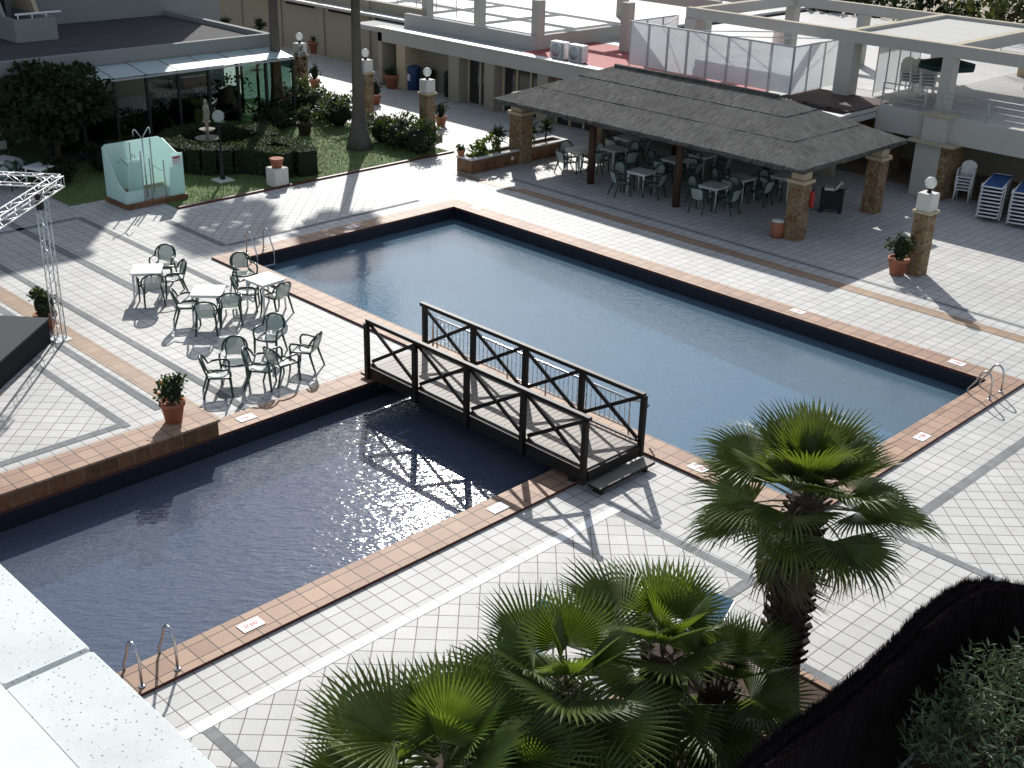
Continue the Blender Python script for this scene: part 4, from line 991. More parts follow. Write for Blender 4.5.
t = thing('hotel_block', 'tall white hotel block rising behind the low roof at the top left', 'building', (-49.7,20,0))
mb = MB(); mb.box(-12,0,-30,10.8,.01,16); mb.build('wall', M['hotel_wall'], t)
mb = MB(); mb.box(-12.2,.2,-30,11,16,16.3); mb.build('roof', M['hotel_wall'], t)
bx0, bx1, by0, by1 = .003, 3.6, -.25, 1.4
mb = MB(); z0, z1 = zr-.17, zr+.66
mb.box(bx1-.15,bx1,by0,by1,z0,z1); mb.box(bx0,bx1-.1505,by1-.15,by1,z0,z1); mb.box(bx0,bx1-.1505,by0,by0+.15,z0,z1); mb.box(bx0,bx1-.1505,by0+.1505,by1-.1505,z0,z0+.1)
bal = mb.build('balcony', M['hotel_wall'], t)
mb = MB()
for a, b in (((bx1-.07,by0+.1,z1+.18),(bx1-.07,by1+.25,z1+.18)),): mb.tube([a,b], .045, 6)
for i in range(3): y = by0+.2+i*.55; mb.tube([(bx1-.07,y,z1),(bx1-.07,y,z1+.18)], .03, 6)
mb.build('railing', M['white_paint'], bal)
mb = MB(); mb.add([(bx0,by1-.08,z1+.001),(2.0,by1-.08,z1+.001),(bx0,by1-.08,z1+3.4),(bx0,by1+.08,z1+3.4),(2.0,by1+.08,z1+.001),(bx0,by1+.08,z1+.001)], [(0,1,2),(5,3,4),(1,4,3,2),(0,5,4,1)]); mb.build('sloping_divider', M['beige'], bal)
mb = MB(); mb.add([(bx0,by0+.0,z1+.001),(2.6,by0+.0,z1+.001),(bx0,by0+.0,z1+3.6),(bx0,by0+.15,z1+3.6),(2.6,by0+.15,z1+.001),(bx0,by0+.15,z1+.001)], [(0,1,2),(5,3,4),(1,4,3,2),(0,5,4,1)]); mb.build('sloping_divider', M['hotel_wall'], bal)
mb = MB(); mb.box(.004,.05,by0+.4,by1-.4,z0+.1,z0+2.4); mb.build('window', M['dark_glass'], t)

# ------------------------------------------------------------------ stone lamp pillars
def pillar(label, p, w_=.46, h=1.78, base=False, rz=0):
    t = thing('lamp_pillar', label, 'lamp pillar', (p[0],p[1],0), rz, 'rustic stone pillars topped by glass globes')
    mb = MB(); mb.bbox(-w_/2,w_/2,-w_/2,w_/2,.005,h,.02)
    mb.build('shaft', M['stone'], t)
    mb = MB(); mb.bbox(-w_/2-.05,w_/2+.05,-w_/2-.05,w_/2+.05,h,h+.07,.012); mb.build('cap_slab', M['beige'], t)
    mb = MB(); mb.bbox(-w_/2+.01,w_/2-.01,-w_/2+.01,w_/2-.01,h+.0705,h+.55,.015); mb.build('block', M['concrete'], t)
    mb = MB(); mb.lathe([(.07,h+.55),(.05,h+.66),(.09,h+.68)], (0,0,0), 10); mb.build('lamp_holder', M['black_metal'], t)
    mb = MB(); mb.sphere((0,0,h+.83), .165, 16); mb.build('globe', M['globe'], t)
    if base: mb = MB(); mb.bbox(-.45,.45,-.4,.4,.005,.22,.02); mb.build('footing', M['stone'], t)
    return t
pillar('stone lamp pillar standing alone on the right with a potted bush at its foot', (-14.75,30.95))
q = at(426,142); pillar('stone lamp pillar nearest the stone planter at the near end of the shrub row', (q.x-.2,q.y+.25), base=True)
q = at(366,118); pillar('stone lamp pillar half hidden behind the right palm trunk', (q.x-.2,q.y+.2))
q = at(301,98); pillar('stone lamp pillar wrapped in climbing leaves beside the glass canopy', (q.x-.2,q.y+.2))
mb = MB(); leaf_cloud(mb, (0,0,1.0), (.42,.42,1.0), 500, .12, .035, 0, 22, .3, .7, .1); o = thing('climbing_plant', '', '', (q.x-.05,q.y+.05,.05)); mb.build('foliage', M['dark_leaf'], o); mb = MB(); mb.tube([(.35,-.3,0),(.3,-.33,.6),(.34,-.25,1.4)], .02, 5); mb.build('stem', M['bark'], o); tag(o, 'dark climbing plant wrapped round the lamp pillar beside the glass canopy', 'climbing plant')
PG2 = 'clipped bushes in terracotta pots beside the pillars'
potted('clipped bush in a terracotta pot at the foot of the lone right pillar', (-15.05,30.45), .5, .29, .36, .72, 'hedge_leaf', PG2, 420)
for px, py, lab in ((441,126,'small bush in a pot behind the pillar at the near end of the shrub row'),(376,104,'small bush in a pot right of the pillar behind the palm trunk'),(315,88,'small bush in a pot right of the leaf wrapped pillar')):
    q = at(px,py); potted(lab, (q.x,q.y), .4, .24, .26, .65, 'dark_leaf', PG2, 200)
for px, py, r_, lab in ((392,88,.36,'wide terracotta pot with low greenery against the cream wall by the bins'),(316,53,.4,'terracotta pot with a green plant against the long cream wall')):
    q = at(px,py); potted(lab, (q.x,q.y), .62, r_, r_*.95, .35, 'bush_leaf', None, 200)
for px, py, lab in ((228,30,'spiky plant rising behind the low roof in front of the cream wall'),(262,32,'small spiky plant behind the roof corner in front of the cream wall')):
    q = at(px,py+28,0); t = thing('yucca', lab, 'plant', (q.x,q.y,0), 0, 'spiky plants in front of the cream wall')
    mb = MB(); mb.tube([(0,0,0),(0,0,1.7)], [.1,.07], 7); mb.build('stem', M['bark'], t)
    mb = MB()
    for i in range(90): d = (rdir()+Vector((0,0,.35))).normalized(); leaf_quad(mb, Vector((0,0,1.75)), d, rdir(), rnd(.3,.5), .03)
    mb.build('foliage', M['dark_leaf'], t)

# ------------------------------------------------------------------ stone planter and thatched pavilion
t = thing('stone_planter', 'long stone faced planter trough with white rim running under the end of the thatch', 'planter', (-30.85,31.0,0))
mb = MB(); X, Y = .38, 2.45
mb.box(-X,X,-Y,-Y+.12,.005,.48); mb.box(-X,X,Y-.12,Y,.005,.48); mb.box(-X,-X+.12,-Y+.1205,Y-.1205,.005,.48); mb.box(X-.12,X,-Y+.1205,Y-.1205,.005,.48); mb.build('trough', M['terra_wall'], t)
mb = MB(); e = .03
mb.box(-X-e,X+e,-Y-e,-Y+.14,.4805,.53); mb.box(-X-e,X+e,Y-.14,Y+e,.4805,.53); mb.box(-X-e,-X+.14,-Y+.1405,Y-.1405,.4805,.53); mb.box(X-.14,X+e,-Y+.1405,Y-.1405,.4805,.53); mb.build('rim', M['white_wall'], t)
mb = MB(); mb.box(-X+.13,X-.13,-Y+.13,Y-.13,.3,.44); mb.build('soil', M['soil'], t)
mb = MB(); mb.box(X+.001,X+.012,-.5,-.38,.2,.32); mb.build('socket_plate', M['white_paint'], t)
for x, y, z, lab in ((-30.85,29.2,.44,'leafy green plant at the sunlit end of the stone planter'),(-30.85,29.8,.44,'leafy yellowish plant in the stone planter before its pillar')):
    t = thing('planter_plant', lab, 'plant', (x,y,z), 0, 'leafy plants in the stone planter')
    mb = MB(); leaf_cloud(mb, (0,0,.25), (.3,.45,.35), 240, .16, .045, 0, 14, .35, .4, .5, 0); mb.build('foliage', M['palm_young'], t)
    mb = MB(); [mb.tube([(0,0,0),(rnd(-.15,.15),rnd(-.25,.25),.3)], .01, 4) for i in range(6)]; mb.build('stem', M['bark'], t)
for x, y, lab in ((-31.0,30.35,'spiky dark plant left of the planter pillar'),(-30.75,31.75,'spiky dark plant right of the planter pillar'),(-30.8,32.6,'spiky dark plant at the shaded end of the planter')):
    t = thing('cordyline', lab, 'plant', (x,y,.44), 0, 'spiky dark plants in the stone planter')
    mb = MB(); mb.tube([(0,0,0),(.02,0,.55)], .03, 6); mb.build('stem', M['bark'], t)
    mb = MB()
    for i in range(70): d = (rdir()+Vector((0,0,.55))).normalized(); leaf_quad(mb, Vector((0,0,.45+rnd(0,.25))), d, rdir(), rnd(.3,.5), .03)
    mb.build('foliage', M['dark_leaf'], t)
potted('small potted plant standing on the sunlit end of the planter rim', (-31.1,28.62), .22, .15, .16, .14, 'bush_leaf', None, 90, 0, .53)

t = thing('thatched_pavilion', 'long hipped thatched shade roof on stone pillars and wooden posts', 'pavilion', (-24.6,33.05,0))
x0, x1, y0, y1 = -6.45, 6.35, -2.95, 3.1; ze, zt = 2.38, 3.62; run = (y1-y0)/2
def course(k0, k1, dz, thick):
    # one band of thatch between fractions k0 (eaves side) and k1 of the slope
    def rect(k, z):
        d = run*k*.997; return [(x0+d,y0+d,z),(x1-d,y0+d,z),(x1-d,y1-d,z),(x0+d,y1-d,z)]
    za = ze + (zt-ze)*k0 + dz; zb = ze + (zt-ze)*k1 + dz*.3
    A = rect(k0, za); B = rect(k1, zb); A2 = rect(k0, za-thick); out = []
    for i in range(4):
        j = (i+1)%4; n = max(6, int((Vector(A[j])-Vector(A[i])).length/.22)); m = 8; vs = []; idx = {}
        for a in range(n+1):
            for b in range(m+1):
                p = Vector(A[i]).lerp(Vector(A[j]), a/n).lerp(Vector(B[i]).lerp(Vector(B[j]), a/n), b/m)
                if 0 < a < n: p.z += rnd(-.006,.006)
                if b == 0 and k0 == 0: p.z += rnd(-.012,.012)
                vs.append(p)
        f = [(a*(m+1)+b, (a+1)*(m+1)+b, (a+1)*(m+1)+b+1, a*(m+1)+b+1) for a in range(n) for b in range(m)]
        lo = len(vs); vs += [Vector(A2[i]).lerp(Vector(A2[j]), a/n) + Vector((0,0,rnd(-.03,.02))) for a in range(n+1)]
        hi = len(vs); vs += [vs[a*(m+1)].copy() for a in range(n+1)]
        f += [(lo+a, lo+a+1, hi+a+1, hi+a) for a in range(n)]
        out.append((vs, f, 0 if i in (0,2) else 1))
    return out
for k0, k1, dz in ((0,.39,.0),(.36,.73,.010),(.70,1.0,.018)):
    mb = MB()
    for vs, f, mi in course(k0, k1, dz, .13 if k0 == 0 else .006): mb.add(vs, f, mi, True)
    for i in range(2600 if k0 == 0 else 300):
        d = run*k0*.997; e = random.random(); X0, X1, Y0, Y1 = x0+d, x1-d, y0+d, y1-d
        per = random.choice((0,0,0,1,2,3)); z = ze + (zt-ze)*k0 + dz - rnd(0,.1 if k0 == 0 else .02)
        p, dr, mi = [((X0+(X1-X0)*e,Y0,z),(0,-1),0),((X1,Y0+(Y1-Y0)*e,z),(1,0),1),((X0,Y0+(Y1-Y0)*e,z),(-1,0),1),((X0+(X1-X0)*e,Y1,z),(0,1),0)][per]
        p = Vector(p); dv = Vector((dr[0]+rnd(-.3,.3), dr[1]+rnd(-.3,.3), -.55)).normalized(); s_ = Vector((-dr[1],dr[0],0))*.008
        (mb.add([p-s_, p+s_, p+dv*rnd(.05,.14)], [(0,1,2)], mi) if k0 == 0 else None)
    mb.build('thatch_course', [M['thatch_v'], M['thatch_u']], t)
mb = MB(); rz_ = zt+.02; mb.tube([(x0+run*.99,(y0+y1)/2,rz_),((x0+x1)/2,(y0+y1)/2,rz_+.02),(x1-run*.99,(y0+y1)/2,rz_)], .06, 8); mb.build('ridge', M['thatch_v'], t)
mb = MB(); d = .6
mb.box(x0+d,x1-d,y0+d,y0+d+.12,ze+.05,ze+.19); mb.box(x0+d,x1-d,y1-d-.12,y1-d,ze+.05,ze+.19); mb.box(x0+d,x0+d+.12,y0+d+.1205,y1-d-.1205,ze+.05,ze+.19); mb.box(x1-d-.12,x1-d,y0+d+.1205,y1-d-.1205,ze+.05,ze+.19)
mb.build('ring_beam', M['post_wood'], t)
def pav_pillar(x, y, w_=.5):
    mb = MB(); mb.bbox(x-w_/2,x+w_/2,y-w_/2,y+w_/2,.005,1.75,.02); p_ = mb.build('stone_pillar', M['stone'], t)
    mb = MB(); mb.bbox(x-w_/2-.06,x+w_/2+.06,y-w_/2-.06,y+w_/2+.06,1.751,1.86,.012); mb.bbox(x-w_/2+.03,x+w_/2-.03,y-w_/2+.03,y+w_/2-.03,1.8605,2.5,.01); mb.build('capital', M['beige'], p_)
pav_pillar(5.78,-2.0); pav_pillar(5.8,2.45); pav_pillar(-6.1,-1.85,.62); pav_pillar(-5.9,2.4)
for x, y in ((-2.4,-2.12),(1.3,-2.08),(-2.4,2.5),(1.6,2.5)):
    mb = MB(); mb.tube([(x,y,.005),(x,y,2.55)], [.13,.12], 10); mb.build('post', M['post_wood'], t)
# things by the corner pillar
t = thing('fire_extinguisher', 'red fire extinguisher hung on the corner pillar of the thatched pavilion', 'fire extinguisher', (-18.53,31.3,1.0))
mb = MB(); mb.lathe([(.07,0),(.075,.03),(.075,.42),(.05,.48),(.02,.5)], (0,0,0), 12); mb.build('cylinder', M['red_paint'], t)
mb = MB(); mb.tube([(0,0,.5),(.0,0,.56),(.06,0,.56)], .012, 5); mb.build('valve', M['black_metal'], t)
t = thing('barrel_bin', 'small wooden barrel bin with pale lid at the foot of the corner pillar', 'bin', (-19.25,30.75,0))
mb = MB(); mb.lathe([(.17,.005),(.21,.25),(.19,.5),(.17,.5),(.16,.45),(.001,.45)], (0,0,0), 14); mb.build('barrel', M['pot'], t)
mb = MB(); mb.lathe([(.2,.501),(.2,.54),(.12,.57),(.001,.57)], (0,0,0), 14); mb.build('lid', M['concrete'], t)
t = thing('service_trolley', 'dark wheeled trolley with pale things on top under the right end of the thatch', 'trolley', (-19.7,34.5,0), R(30)); t.scale = (.8,.8,.85)
mb = MB(); mb.bbox(-.45,.45,-.3,.3,.15,.85,.03); mb.build('body', M['black_metal'], t)
mb = MB(); mb.bbox(-.35,.05,-.22,.22,.852,.95,.03); mb.tube([(.1,-.2,.9),(.3,.1,1.15),(.35,.2,1.0)], .05, 6); mb.build('load', M['concrete'], t)
for x in (-.35,.35):
    for y in (-.31,.31): mb = MB(); mb.tube([(x,y-.02,.1),(x,y+.02,.1)], .1, 12); mb.build('wheel', M['navy'], t)
mb = MB(); mb.tube([(.45,-.25,.8),(.62,-.25,.95),(.62,.25,.95),(.45,.25,.8)], .018, 6); mb.build('handle', M['steel'], t)

# ------------------------------------------------------------------ clubhouse
t = thing('clubhouse', 'cream clubhouse with a roof terrace, glazed doors and a white fascia', 'building', (-36,36.3,0))
K = Vector((-36,36.3,0))
def cb(name, mat, x0, x1, y0, y1, z0, z1, par=None, bev=0):
    mb = MB()
    (mb.bbox(x0-K.x,x1-K.x,y0-K.y,y1-K.y,z0,z1,bev) if bev else mb.box(x0-K.x,x1-K.x,y0-K.y,y1-K.y,z0,z1))
    return mb.build(name, M[mat], par or t)
cb('long_wall', 'cream', -95, -44.9, 38.9, 39.3, .01, 3.2)
for i, u in enumerate((-72,-68.2,-64.4,-60.6,-56.8,-53,-49.2)):
    cb('pilaster', 'cream', u-.22, u+.22, 38.82, 38.8995, .01, 3.2)
    cb('slot', 'dark_slot', u+.6, u+3.2, 38.88, 38.8985, 2.3, 2.42)
cb('end_wall', 'cream', -45.2, -44.9, 36.3, 38.8, .01, 2.4)
cb('fascia', 'club_wall', -45.2, -20.85, 36.3, 36.6, 2.0, 2.6, None, .01)
cb('coping', 'white_paint', -45.25, -20.85, 36.24, 36.66, 2.6005, 2.64)
cb('roof_slab', 'grey_wall', -47.5, -20.85, 36.6605, 60, 2.3, 2.5)
cb('niche_wall', 'cream', -44.9, -31.5, 37.4, 37.6, .01, 2.299)
for i in range(5): cb('vent', 'beige', -42.9+i*.42, -42.6+i*.42, 37.37, 37.3985, 1.75, 1.95)
for u in (-43.6,-37.75,-34.6,-31.6): cb('pilaster', 'beige' if u == -43.6 else 'cream', u-.3, u+.3, 36.33, 37.3985, .01, 1.999)
for u in (-40.0,): cb('pilaster', 'cream', u-.34, u+.34, 36.33, 37.3985, .01, 1.999)
for a, b in ((-39.6,-38.1),(-37.4,-34.95),(-34.25,-31.95)):
    d_ = cb('door', 'dark_glass', a, b, 36.9, 36.94, .02, 1.9); n = 3 if b-a > 2 else 2
    for i in range(n+1): u = a + (b-a)*i/n; cb('frame', 'beige', u-.05, u+.05, 36.85, 36.8995, .02, 1.9, d_)
    cb('frame', 'beige', a, b, 36.85, 36.8985, 1.9005, 1.999, d_)
cb('rear_wall', 'cream', -31.3, -22, 38.2, 38.5, .01, 2.299)
for u in (-29.5,-26.5,-23.8): cb('door', 'dark_glass', u-.8, u+.8, 38.15, 38.1985, .02, 2.0)
cb('undercroft_wall', 'cream', -22, 4, 43, 43.3, .01, 1.9)
cb('terrace_wall', 'club_wall', -20.85, 6, 38.7, 39.0, 1.9, 2.75, None, .01)
cb('terrace_floor', 'terrace_shade_grey', -20.85, 6, 39.0005, 62, 2.45, 2.65)
cb('pier', 'club_wall', -19.1, -18.2, 38.45, 40, .01, 1.85, None, .01)
cb('pier', 'stone', -18.199, -17.9, 38.5, 39.7, .01, 1.85)
cb('pier_ledge', 'tan_cap', -19.3, -17.65, 38.2, 40.2, 1.8505, 1.93)
cb('pier', 'club_wall', -18.95, -18.1, 38.45, 38.6995, 1.9305, 2.75); cb('pier_ledge', 'tan_cap', -19.05, -18.0, 38.4, 39.05, 2.7505, 2.81)
for u, v in ((-21.0,40.2),(-14,42),(-10,42)): cb('pier', 'stone', u-.35, u+.35, v-.35, v+.35, .01, 1.899)
# terrace on the left: parapet, floors
cb('terrace_parapet', 'grey_wall', -45.2, -36.7, 37.9, 38.15, 2.5005, 3.1, None, .01); cb('terrace_parapet', 'club_wall', -36.95, -36.7, 38.1505, 44, 2.5005, 3.1, None, .01)
cb('terrace_paving', 'terrace_tile', -80, -36.96, 38.16, 60, 2.6, 2.72)
cb('terrace_paving', 'terrace_tile', -36.69, -20.85, 41.8, 60, 2.5005, 2.54)
cb('red_paving', 'red_floor', -36.69, -25.2, 36.67, 41.795, 2.5005, 2.53)
cb('roof_paving', 'terrace_shade_grey', -25.199, -20.96, 36.67, 41.795, 2.5005, 2.53)
cb('step_wall', 'club_wall', -20.95, -20.851, 36.67, 62, 2.531, 2.65)

# pergola on the terrace
t = thing('terrace_pergola', 'white concrete pergola of square columns and long beams on the roof terrace', 'pergola', (-22.2,37.9,0))
K = Vector((-22.2,37.9,0))
zp = 4.95
for x, y, zb, w_ in ((-22.75,39.65,2.54,.62),(-18.85,39.5,2.65,.42),(-29.6,39.5,2.54,.5),(-34.2,41.0,2.54,.42),(-36.85,38.3,3.1,.42),(-41.2,39.0,2.72,.4),(-45.0,39.2,2.72,.4),(-15,39.5,2.65,.42),(-11,39.5,2.65,.42),
                  (-22.75,46.45,2.65,.42),(-18.85,46.45,2.65,.42),(-29.6,46.45,2.54,.45),(-34.4,46.8,2.54,.45),(-40.4,48,2.72,.45),(-15,46.45,2.65,.42),(-26.2,46.45,2.54,.4)):
    cb('column', 'club_wall', x-w_/2, x+w_/2, y-w_/2, y+w_/2, zb+.001, zp-.4, None, .01)
def beam(x0,x1,y0,y1):
    o = cb('beam', 'club_wall', x0,x1,y0,y1, zp-.4, zp, None, .01); o.data.materials.append(M['tan_cap'])
    for p in o.data.polygons:
        if p.normal.z > .9: p.material_index = 1
beam(-29.9,5,39.35,39.65); beam(-29.9,5,46.3,46.6)
for u in (-29.6,-22.75,-18.85,-15,-11): beam(u-.15,u+.15,39.6505,46.2995)
for v_ in (42.0,45.0,48.0): beam(-60,-30.2,v_-.13,v_+.13)
for u in (-53,-49,-45.0,-41.2,-36.85,-33): 
    for v_ in (42.0,45.0): beam(u-.13,u+.13,v_+.1305,v_+2.8695)
cb('shade_panel', 'club_wall', -22.59, -19.01, 39.7, 46.25, zp-.22, zp-.12)

def rail(label, pts, zb, h=.75, bars=4, group='white metal railings of the roof terrace'):
    a = Vector((*pts[0], zb)); t = thing('railing', label, 'railing', a, 0, group); mb = MB(); ms = MB()
    for i in range(len(pts)-1):
        p = Vector((*pts[i],zb))-a; q = Vector((*pts[i+1],zb))-a; n = max(1, round((q-p).length/1.5))
        for k in range(bars): z = h*(k+1)/bars; mb.tube([p+Vector((0,0,z)), q+Vector((0,0,z))], .022 if k == bars-1 else .014, 6)
        for k in range(n+1): r_ = p+(q-p)*k/n; mm = MB(); mm.tube([r_, r_+Vector((0,0,h))], .022, 6); mm.build('post', M['grey_metal'], t)
    mb.build('bars', M['grey_metal'], t)
rail('grey metal railing on the terrace wall between the two front pergola columns', [(-20.8,38.85),(-19.2,38.85)], 2.75)
rail('grey metal railing on the terrace wall right of the front pergola column', [(-18.5,38.85),(-8,38.85)], 2.75)
rail('white metal railing along the far right edge of the roof terrace', [(-21.4,49),(-6,49)], 3.15)
t = thing('planting_wall', 'low brown wall carrying the far terrace railing', 'wall', (-13,49,2.65)); mb = MB(); mb.box(-7.5,8,-.15,.15,.001,.49); mb.build('wall_block', M['beige'], t)
rail('white metal railing on the far left part of the terrace', [(-50,41.5),(-45.5,41.5)], 2.72)

# screen enclosure
t = thing('screen_enclosure', 'grey perforated screen enclosure round the red part of the terrace', 'screen', (-31.3,37.75,2.53))
def panel(a, b, z0=.22, z1=1.82):
    a = Vector((*a,0)); b = Vector((*b,0)); d = (b-a).normalized(); n_ = Vector((-d.y,d.x,0))*.006
    mb = MB(); mb.add([a+n_+Vector((0,0,z0)), b+n_+Vector((0,0,z0)), b+n_+Vector((0,0,z1)), a+n_+Vector((0,0,z1)), a-n_+Vector((0,0,z0)), b-n_+Vector((0,0,z0)), b-n_+Vector((0,0,z1)), a-n_+Vector((0,0,z1))], [(0,1,2,3),(7,6,5,4),(3,2,6,7),(0,4,5,1)])
    mb.build('mesh_panel', M['screen'], t)
    for p in (a,b): m2 = MB(); m2.box(p.x-.016,p.x+.016,p.y-.016,p.y+.016,.001,z1); m2.build('post', M['grey_metal'], t)
W = 7.5
for i in range(8): panel((W*i/8+.03,0),(W*(i+1)/8-.03,0))
for i in range(3): panel((W,.03+i*1.0),(W,.97+i*1.0)); panel((0,.03+i*1.0),(0,.97+i*1.0))
mb = MB(); mb.tube([(0,3,1.85),(0,0,1.85),(W,0,1.85),(W,3,1.85)], .03, 6); mb.tube([(0,3,1.85),(1.6,0,1.85)], .02, 6); mb.tube([(3,0,1.85),(5.4,3,1.85)], .02, 6); mb.tube([(4.6,0,1.85),(7.4,3,1.85)], .02, 6); mb.build('top_rail', M['grey_metal'], t)
t = thing('terrace_screen', 'grey mesh screen standing behind the stacked chairs on the right part of the terrace', 'screen', (-22.3,40.9,2.545))
for i in range(4): panel((0,i*.8+.02),(-.0,i*.8+.78), .1, 1.75)
def ac(label, x, y):
    t = thing('air_conditioner', label, 'air conditioner', (x,y,2.53), 0, 'air conditioning units on the red terrace')
    mb = MB(); mb.bbox(-.4,.4,-.18,.18,.06,.72,.02); mb.build('casing', M['plastic_white'], t)
    mb = MB(); mb.lathe([(.26,0),(.26,.012),(.001,.012)], (0,0,0), 18)
    mb.v = [(x_-.08, -.181-z_, y_+.38) for x_,y_,z_ in mb.v]; mb.build('fan_grille', M['grey_metal'], t)
    mb = MB(); [mb.box(.22+.03*i,.235+.03*i,-.19,-.1805,.12,.66) for i in range(5)]; mb.build('louvre', M['grey_metal'], t)
    mb = MB(); mb.box(-.35,-.25,-.15,.15,.001,.0595); mb.box(.25,.35,-.15,.15,.001,.0595); mb.build('feet', M['black_metal'], t)
ac('left one of the two white air conditioning units on the red floor', -34.5, 37.2); ac('right one of the two white air conditioning units on the red floor', -33.5, 37.2)
# round sign with dark marks behind the screen
t = thing('round_sign', 'round white board with dark lettering behind the screen enclosure', 'sign', (-27.0,41.6,2.54), R(-45))
mb = MB(); mb.lathe([(1.0,0),(1.0,.04),(.95,.05),(.001,.05)], (0,0,0), 30); mb.v = [(x_, -z_, y_+1.15) for x_,y_,z_ in mb.v]; mb.build('board', M['concrete'], t)
mb = MB()
for i in range(11):
    a = R(-10+20*i); c = (.78*math.cos(a), -.052, 1.15+.78*math.sin(a)); mb.bar((c[0]-.07*math.cos(a),c[1],c[2]-.07*math.sin(a)),(c[0]+.07*math.cos(a),c[1],c[2]+.07*math.sin(a)),.05,.006,(0,-1,0))
mb.build('lettering', M['black_metal'], t)
mb = MB(); mb.box(-.6,-.5,-.0,.05,.001,.6); mb.box(.5,.6,-.0,.05,.001,.6); mb.build('leg', M['grey_metal'], t)
# slatted lean-to roof
t = thing('slatted_roof', 'small brown slatted roof between the thatch and the terrace wall', 'roof', (-22.4,38.5,2.535))
mb = MB()
for i in range(19): y = -1.3+i*.135; mb.box(-1.55,1.5,y,y+.085,.16,.185)
mb.build('slats', M['lath'], t)
for x in (-1.45,-.5,.45,1.35): mb = MB(); mb.box(x-.035,x+.035,-1.3,1.2,.075,.1595); mb.build('rafter', M['lath'], t)
for y in (-1.2,1.1): mb = MB(); mb.box(-1.5,1.4,y-.04,y+.04,.001,.0745); mb.build('wall_plate', M['lath'], t)
# ------------------------------------------------------------------ stacked chairs and loungers
def plastic_chair(mb):
    mb.bbox(-.24,.24,-.24,.24,.41,.44,.02)
    for s in (-1,1):
        mb.tube([(.22,s*.22,.42),(.27,s*.25,0)], [.03,.022], 6); mb.tube([(-.22,s*.22,.42),(-.28,s*.24,0)], [.03,.022], 6)
        mb.tube([(.2,s*.25,.42),(.2,s*.27,.62),(.0,s*.28,.65),(-.26,s*.25,.66)], .025, 6)
    vs = []
    for i in range(9):
        a = -1.1 + 2.2*i/8; y = .25*math.sin(a)/math.sin(1.1); top = .66 + .24*math.cos(a*1.1)
        vs += [(-.25-.03*math.cos(a),y,.46),(-.31-.03*math.cos(a),y,top)]
    mb.add(vs + [(x-.018,y,z) for x,y,z in vs], [f for i in range(8) for f in ((2*i,2*i+1,2*i+3,2*i+2),(18+2*i+2,18+2*i+3,18+2*i+1,18+2*i))], 0, True)
mb = MB(); plastic_chair(mb); o0 = mb.build('plastic_chair', M['plastic_white']); first = True
def stack(x, y, zb, n, rz, where, group):
    global first
    names = ['lowest','second lowest','middle','second highest','highest'] if n == 5 else ['lowest','second lowest','second highest','highest']
    for i in range(n):
        o = o0 if first else o0.copy()
        if not first: COL.objects.link(o)
        first = False; o.location = (x-.015*i*math.cos(rz), y-.015*i*math.sin(rz), zb+.105*i); o.rotation_euler = (0,0,rz)
        tag(o, f'white plastic chair, {names[i]} in the stack {where}', 'chair', group)
stack(-17.45,39.1,.005,5,R(-75),'against the stone pier on the right','stacked white chairs by the pier')
q = at(905,92,2.65); stack(q.x,q.y,2.65,4,R(-60),'on the terrace nearest the screen','stacked chairs on the roof terrace')
q = at(915,94,2.65); stack(q.x,q.y,2.65,4,R(-60),'in the middle of the terrace row','stacked chairs on the roof terrace')
q = at(925,97,2.65); stack(q.x,q.y,2.65,4,R(-60),'on the terrace beside the pergola column','stacked chairs on the roof terrace')
def lounger_mesh():
    fr, sl_, = MB(), MB()
    for s in (-1,1):
        fr.tube([(-.95,s*.31,.05),(-.2,s*.31,.05),(.95,s*.31,.05)], .03, 6)
    for x in (-.95,.95): fr.tube([(x,-.31,.05),(x,.31,.05)], .028, 6)
    sl_.box(-.93,.93,-.29,.29,.05,.062)
    return fr, sl_
fr, sl_ = lounger_mesh(); r0 = bpy.data.objects.new('stacked_lounger', None); COL.objects.link(r0); fr.build('frame', M['plastic_white'], r0); sl_.build('sling', M['blue_cloth'], r0)
for s in (-1,1): lg = MB(); lg.tube([(-.6,s*.36,.06),(-.75,s*.36,-.06)], .025, 6); lg.build('foot', M['plastic_white'], r0)
firstL = True
def lstack(p, rz, n, where, tilt):
    global firstL
    for i in range(n):
        o = r0 if firstL else dup(r0, (0,0,0)); firstL = False
        o.location = (p[0], p[1], .12+.12*i); o.rotation_euler = (rnd(-.01,.01), 0, rz+rnd(-.015,.015))
        tag(o, f'blue lounger, {["first","second","third","fourth","fifth","sixth","seventh","eighth","topmost, ninth"][i]} from below in the stack {where}', 'sun lounger', 'stacked blue loungers on the right')
    for s in (-1,1): pass
lstack((-16.0,38.3), R(105), 9, 'nearer the stacked white chairs', 0)
lstack((-15.0,38.35), R(105), 9, 'at the right picture edge', 0)
# folded parasols / covered furniture on the terrace
t = thing('terrace_parasol', 'dark green parasol with sagging canopy over the stacked terrace chairs', 'parasol', (at(941,101,2.65).x,at(941,101,2.65).y,2.65))
mb = MB(); mb.tube([(0,0,.001),(0,0,1.5)], .03, 8); mb.build('pole', M['grey_metal'], t)
mb = MB(); n = 8; vs = [(0,0,1.55)] + [(1.0*math.cos(k*.785),1.0*math.sin(k*.785),1.32) for k in range(n)] + [(1.0*math.cos(k*.785),1.0*math.sin(k*.785),1.15) for k in range(n)]
mb.add(vs, [(0,1+k,1+(k+1)%n) for k in range(n)] + [(1+k,9+k,9+(k+1)%n,1+(k+1)%n) for k in range(n)]); mb.build('canopy', M['green_cloth'], t)
t = thing('terrace_urn', 'red brown urn standing on the right end of the roof terrace', 'urn', (-15.8,43.2,2.65))
mb = MB(); mb.lathe([(.18,.001),(.3,.3),(.34,.6),(.26,.85),(.3,.92),(.24,.92),(.001,.7)], (0,0,0), 16); mb.build('vessel', M['pot'], t)
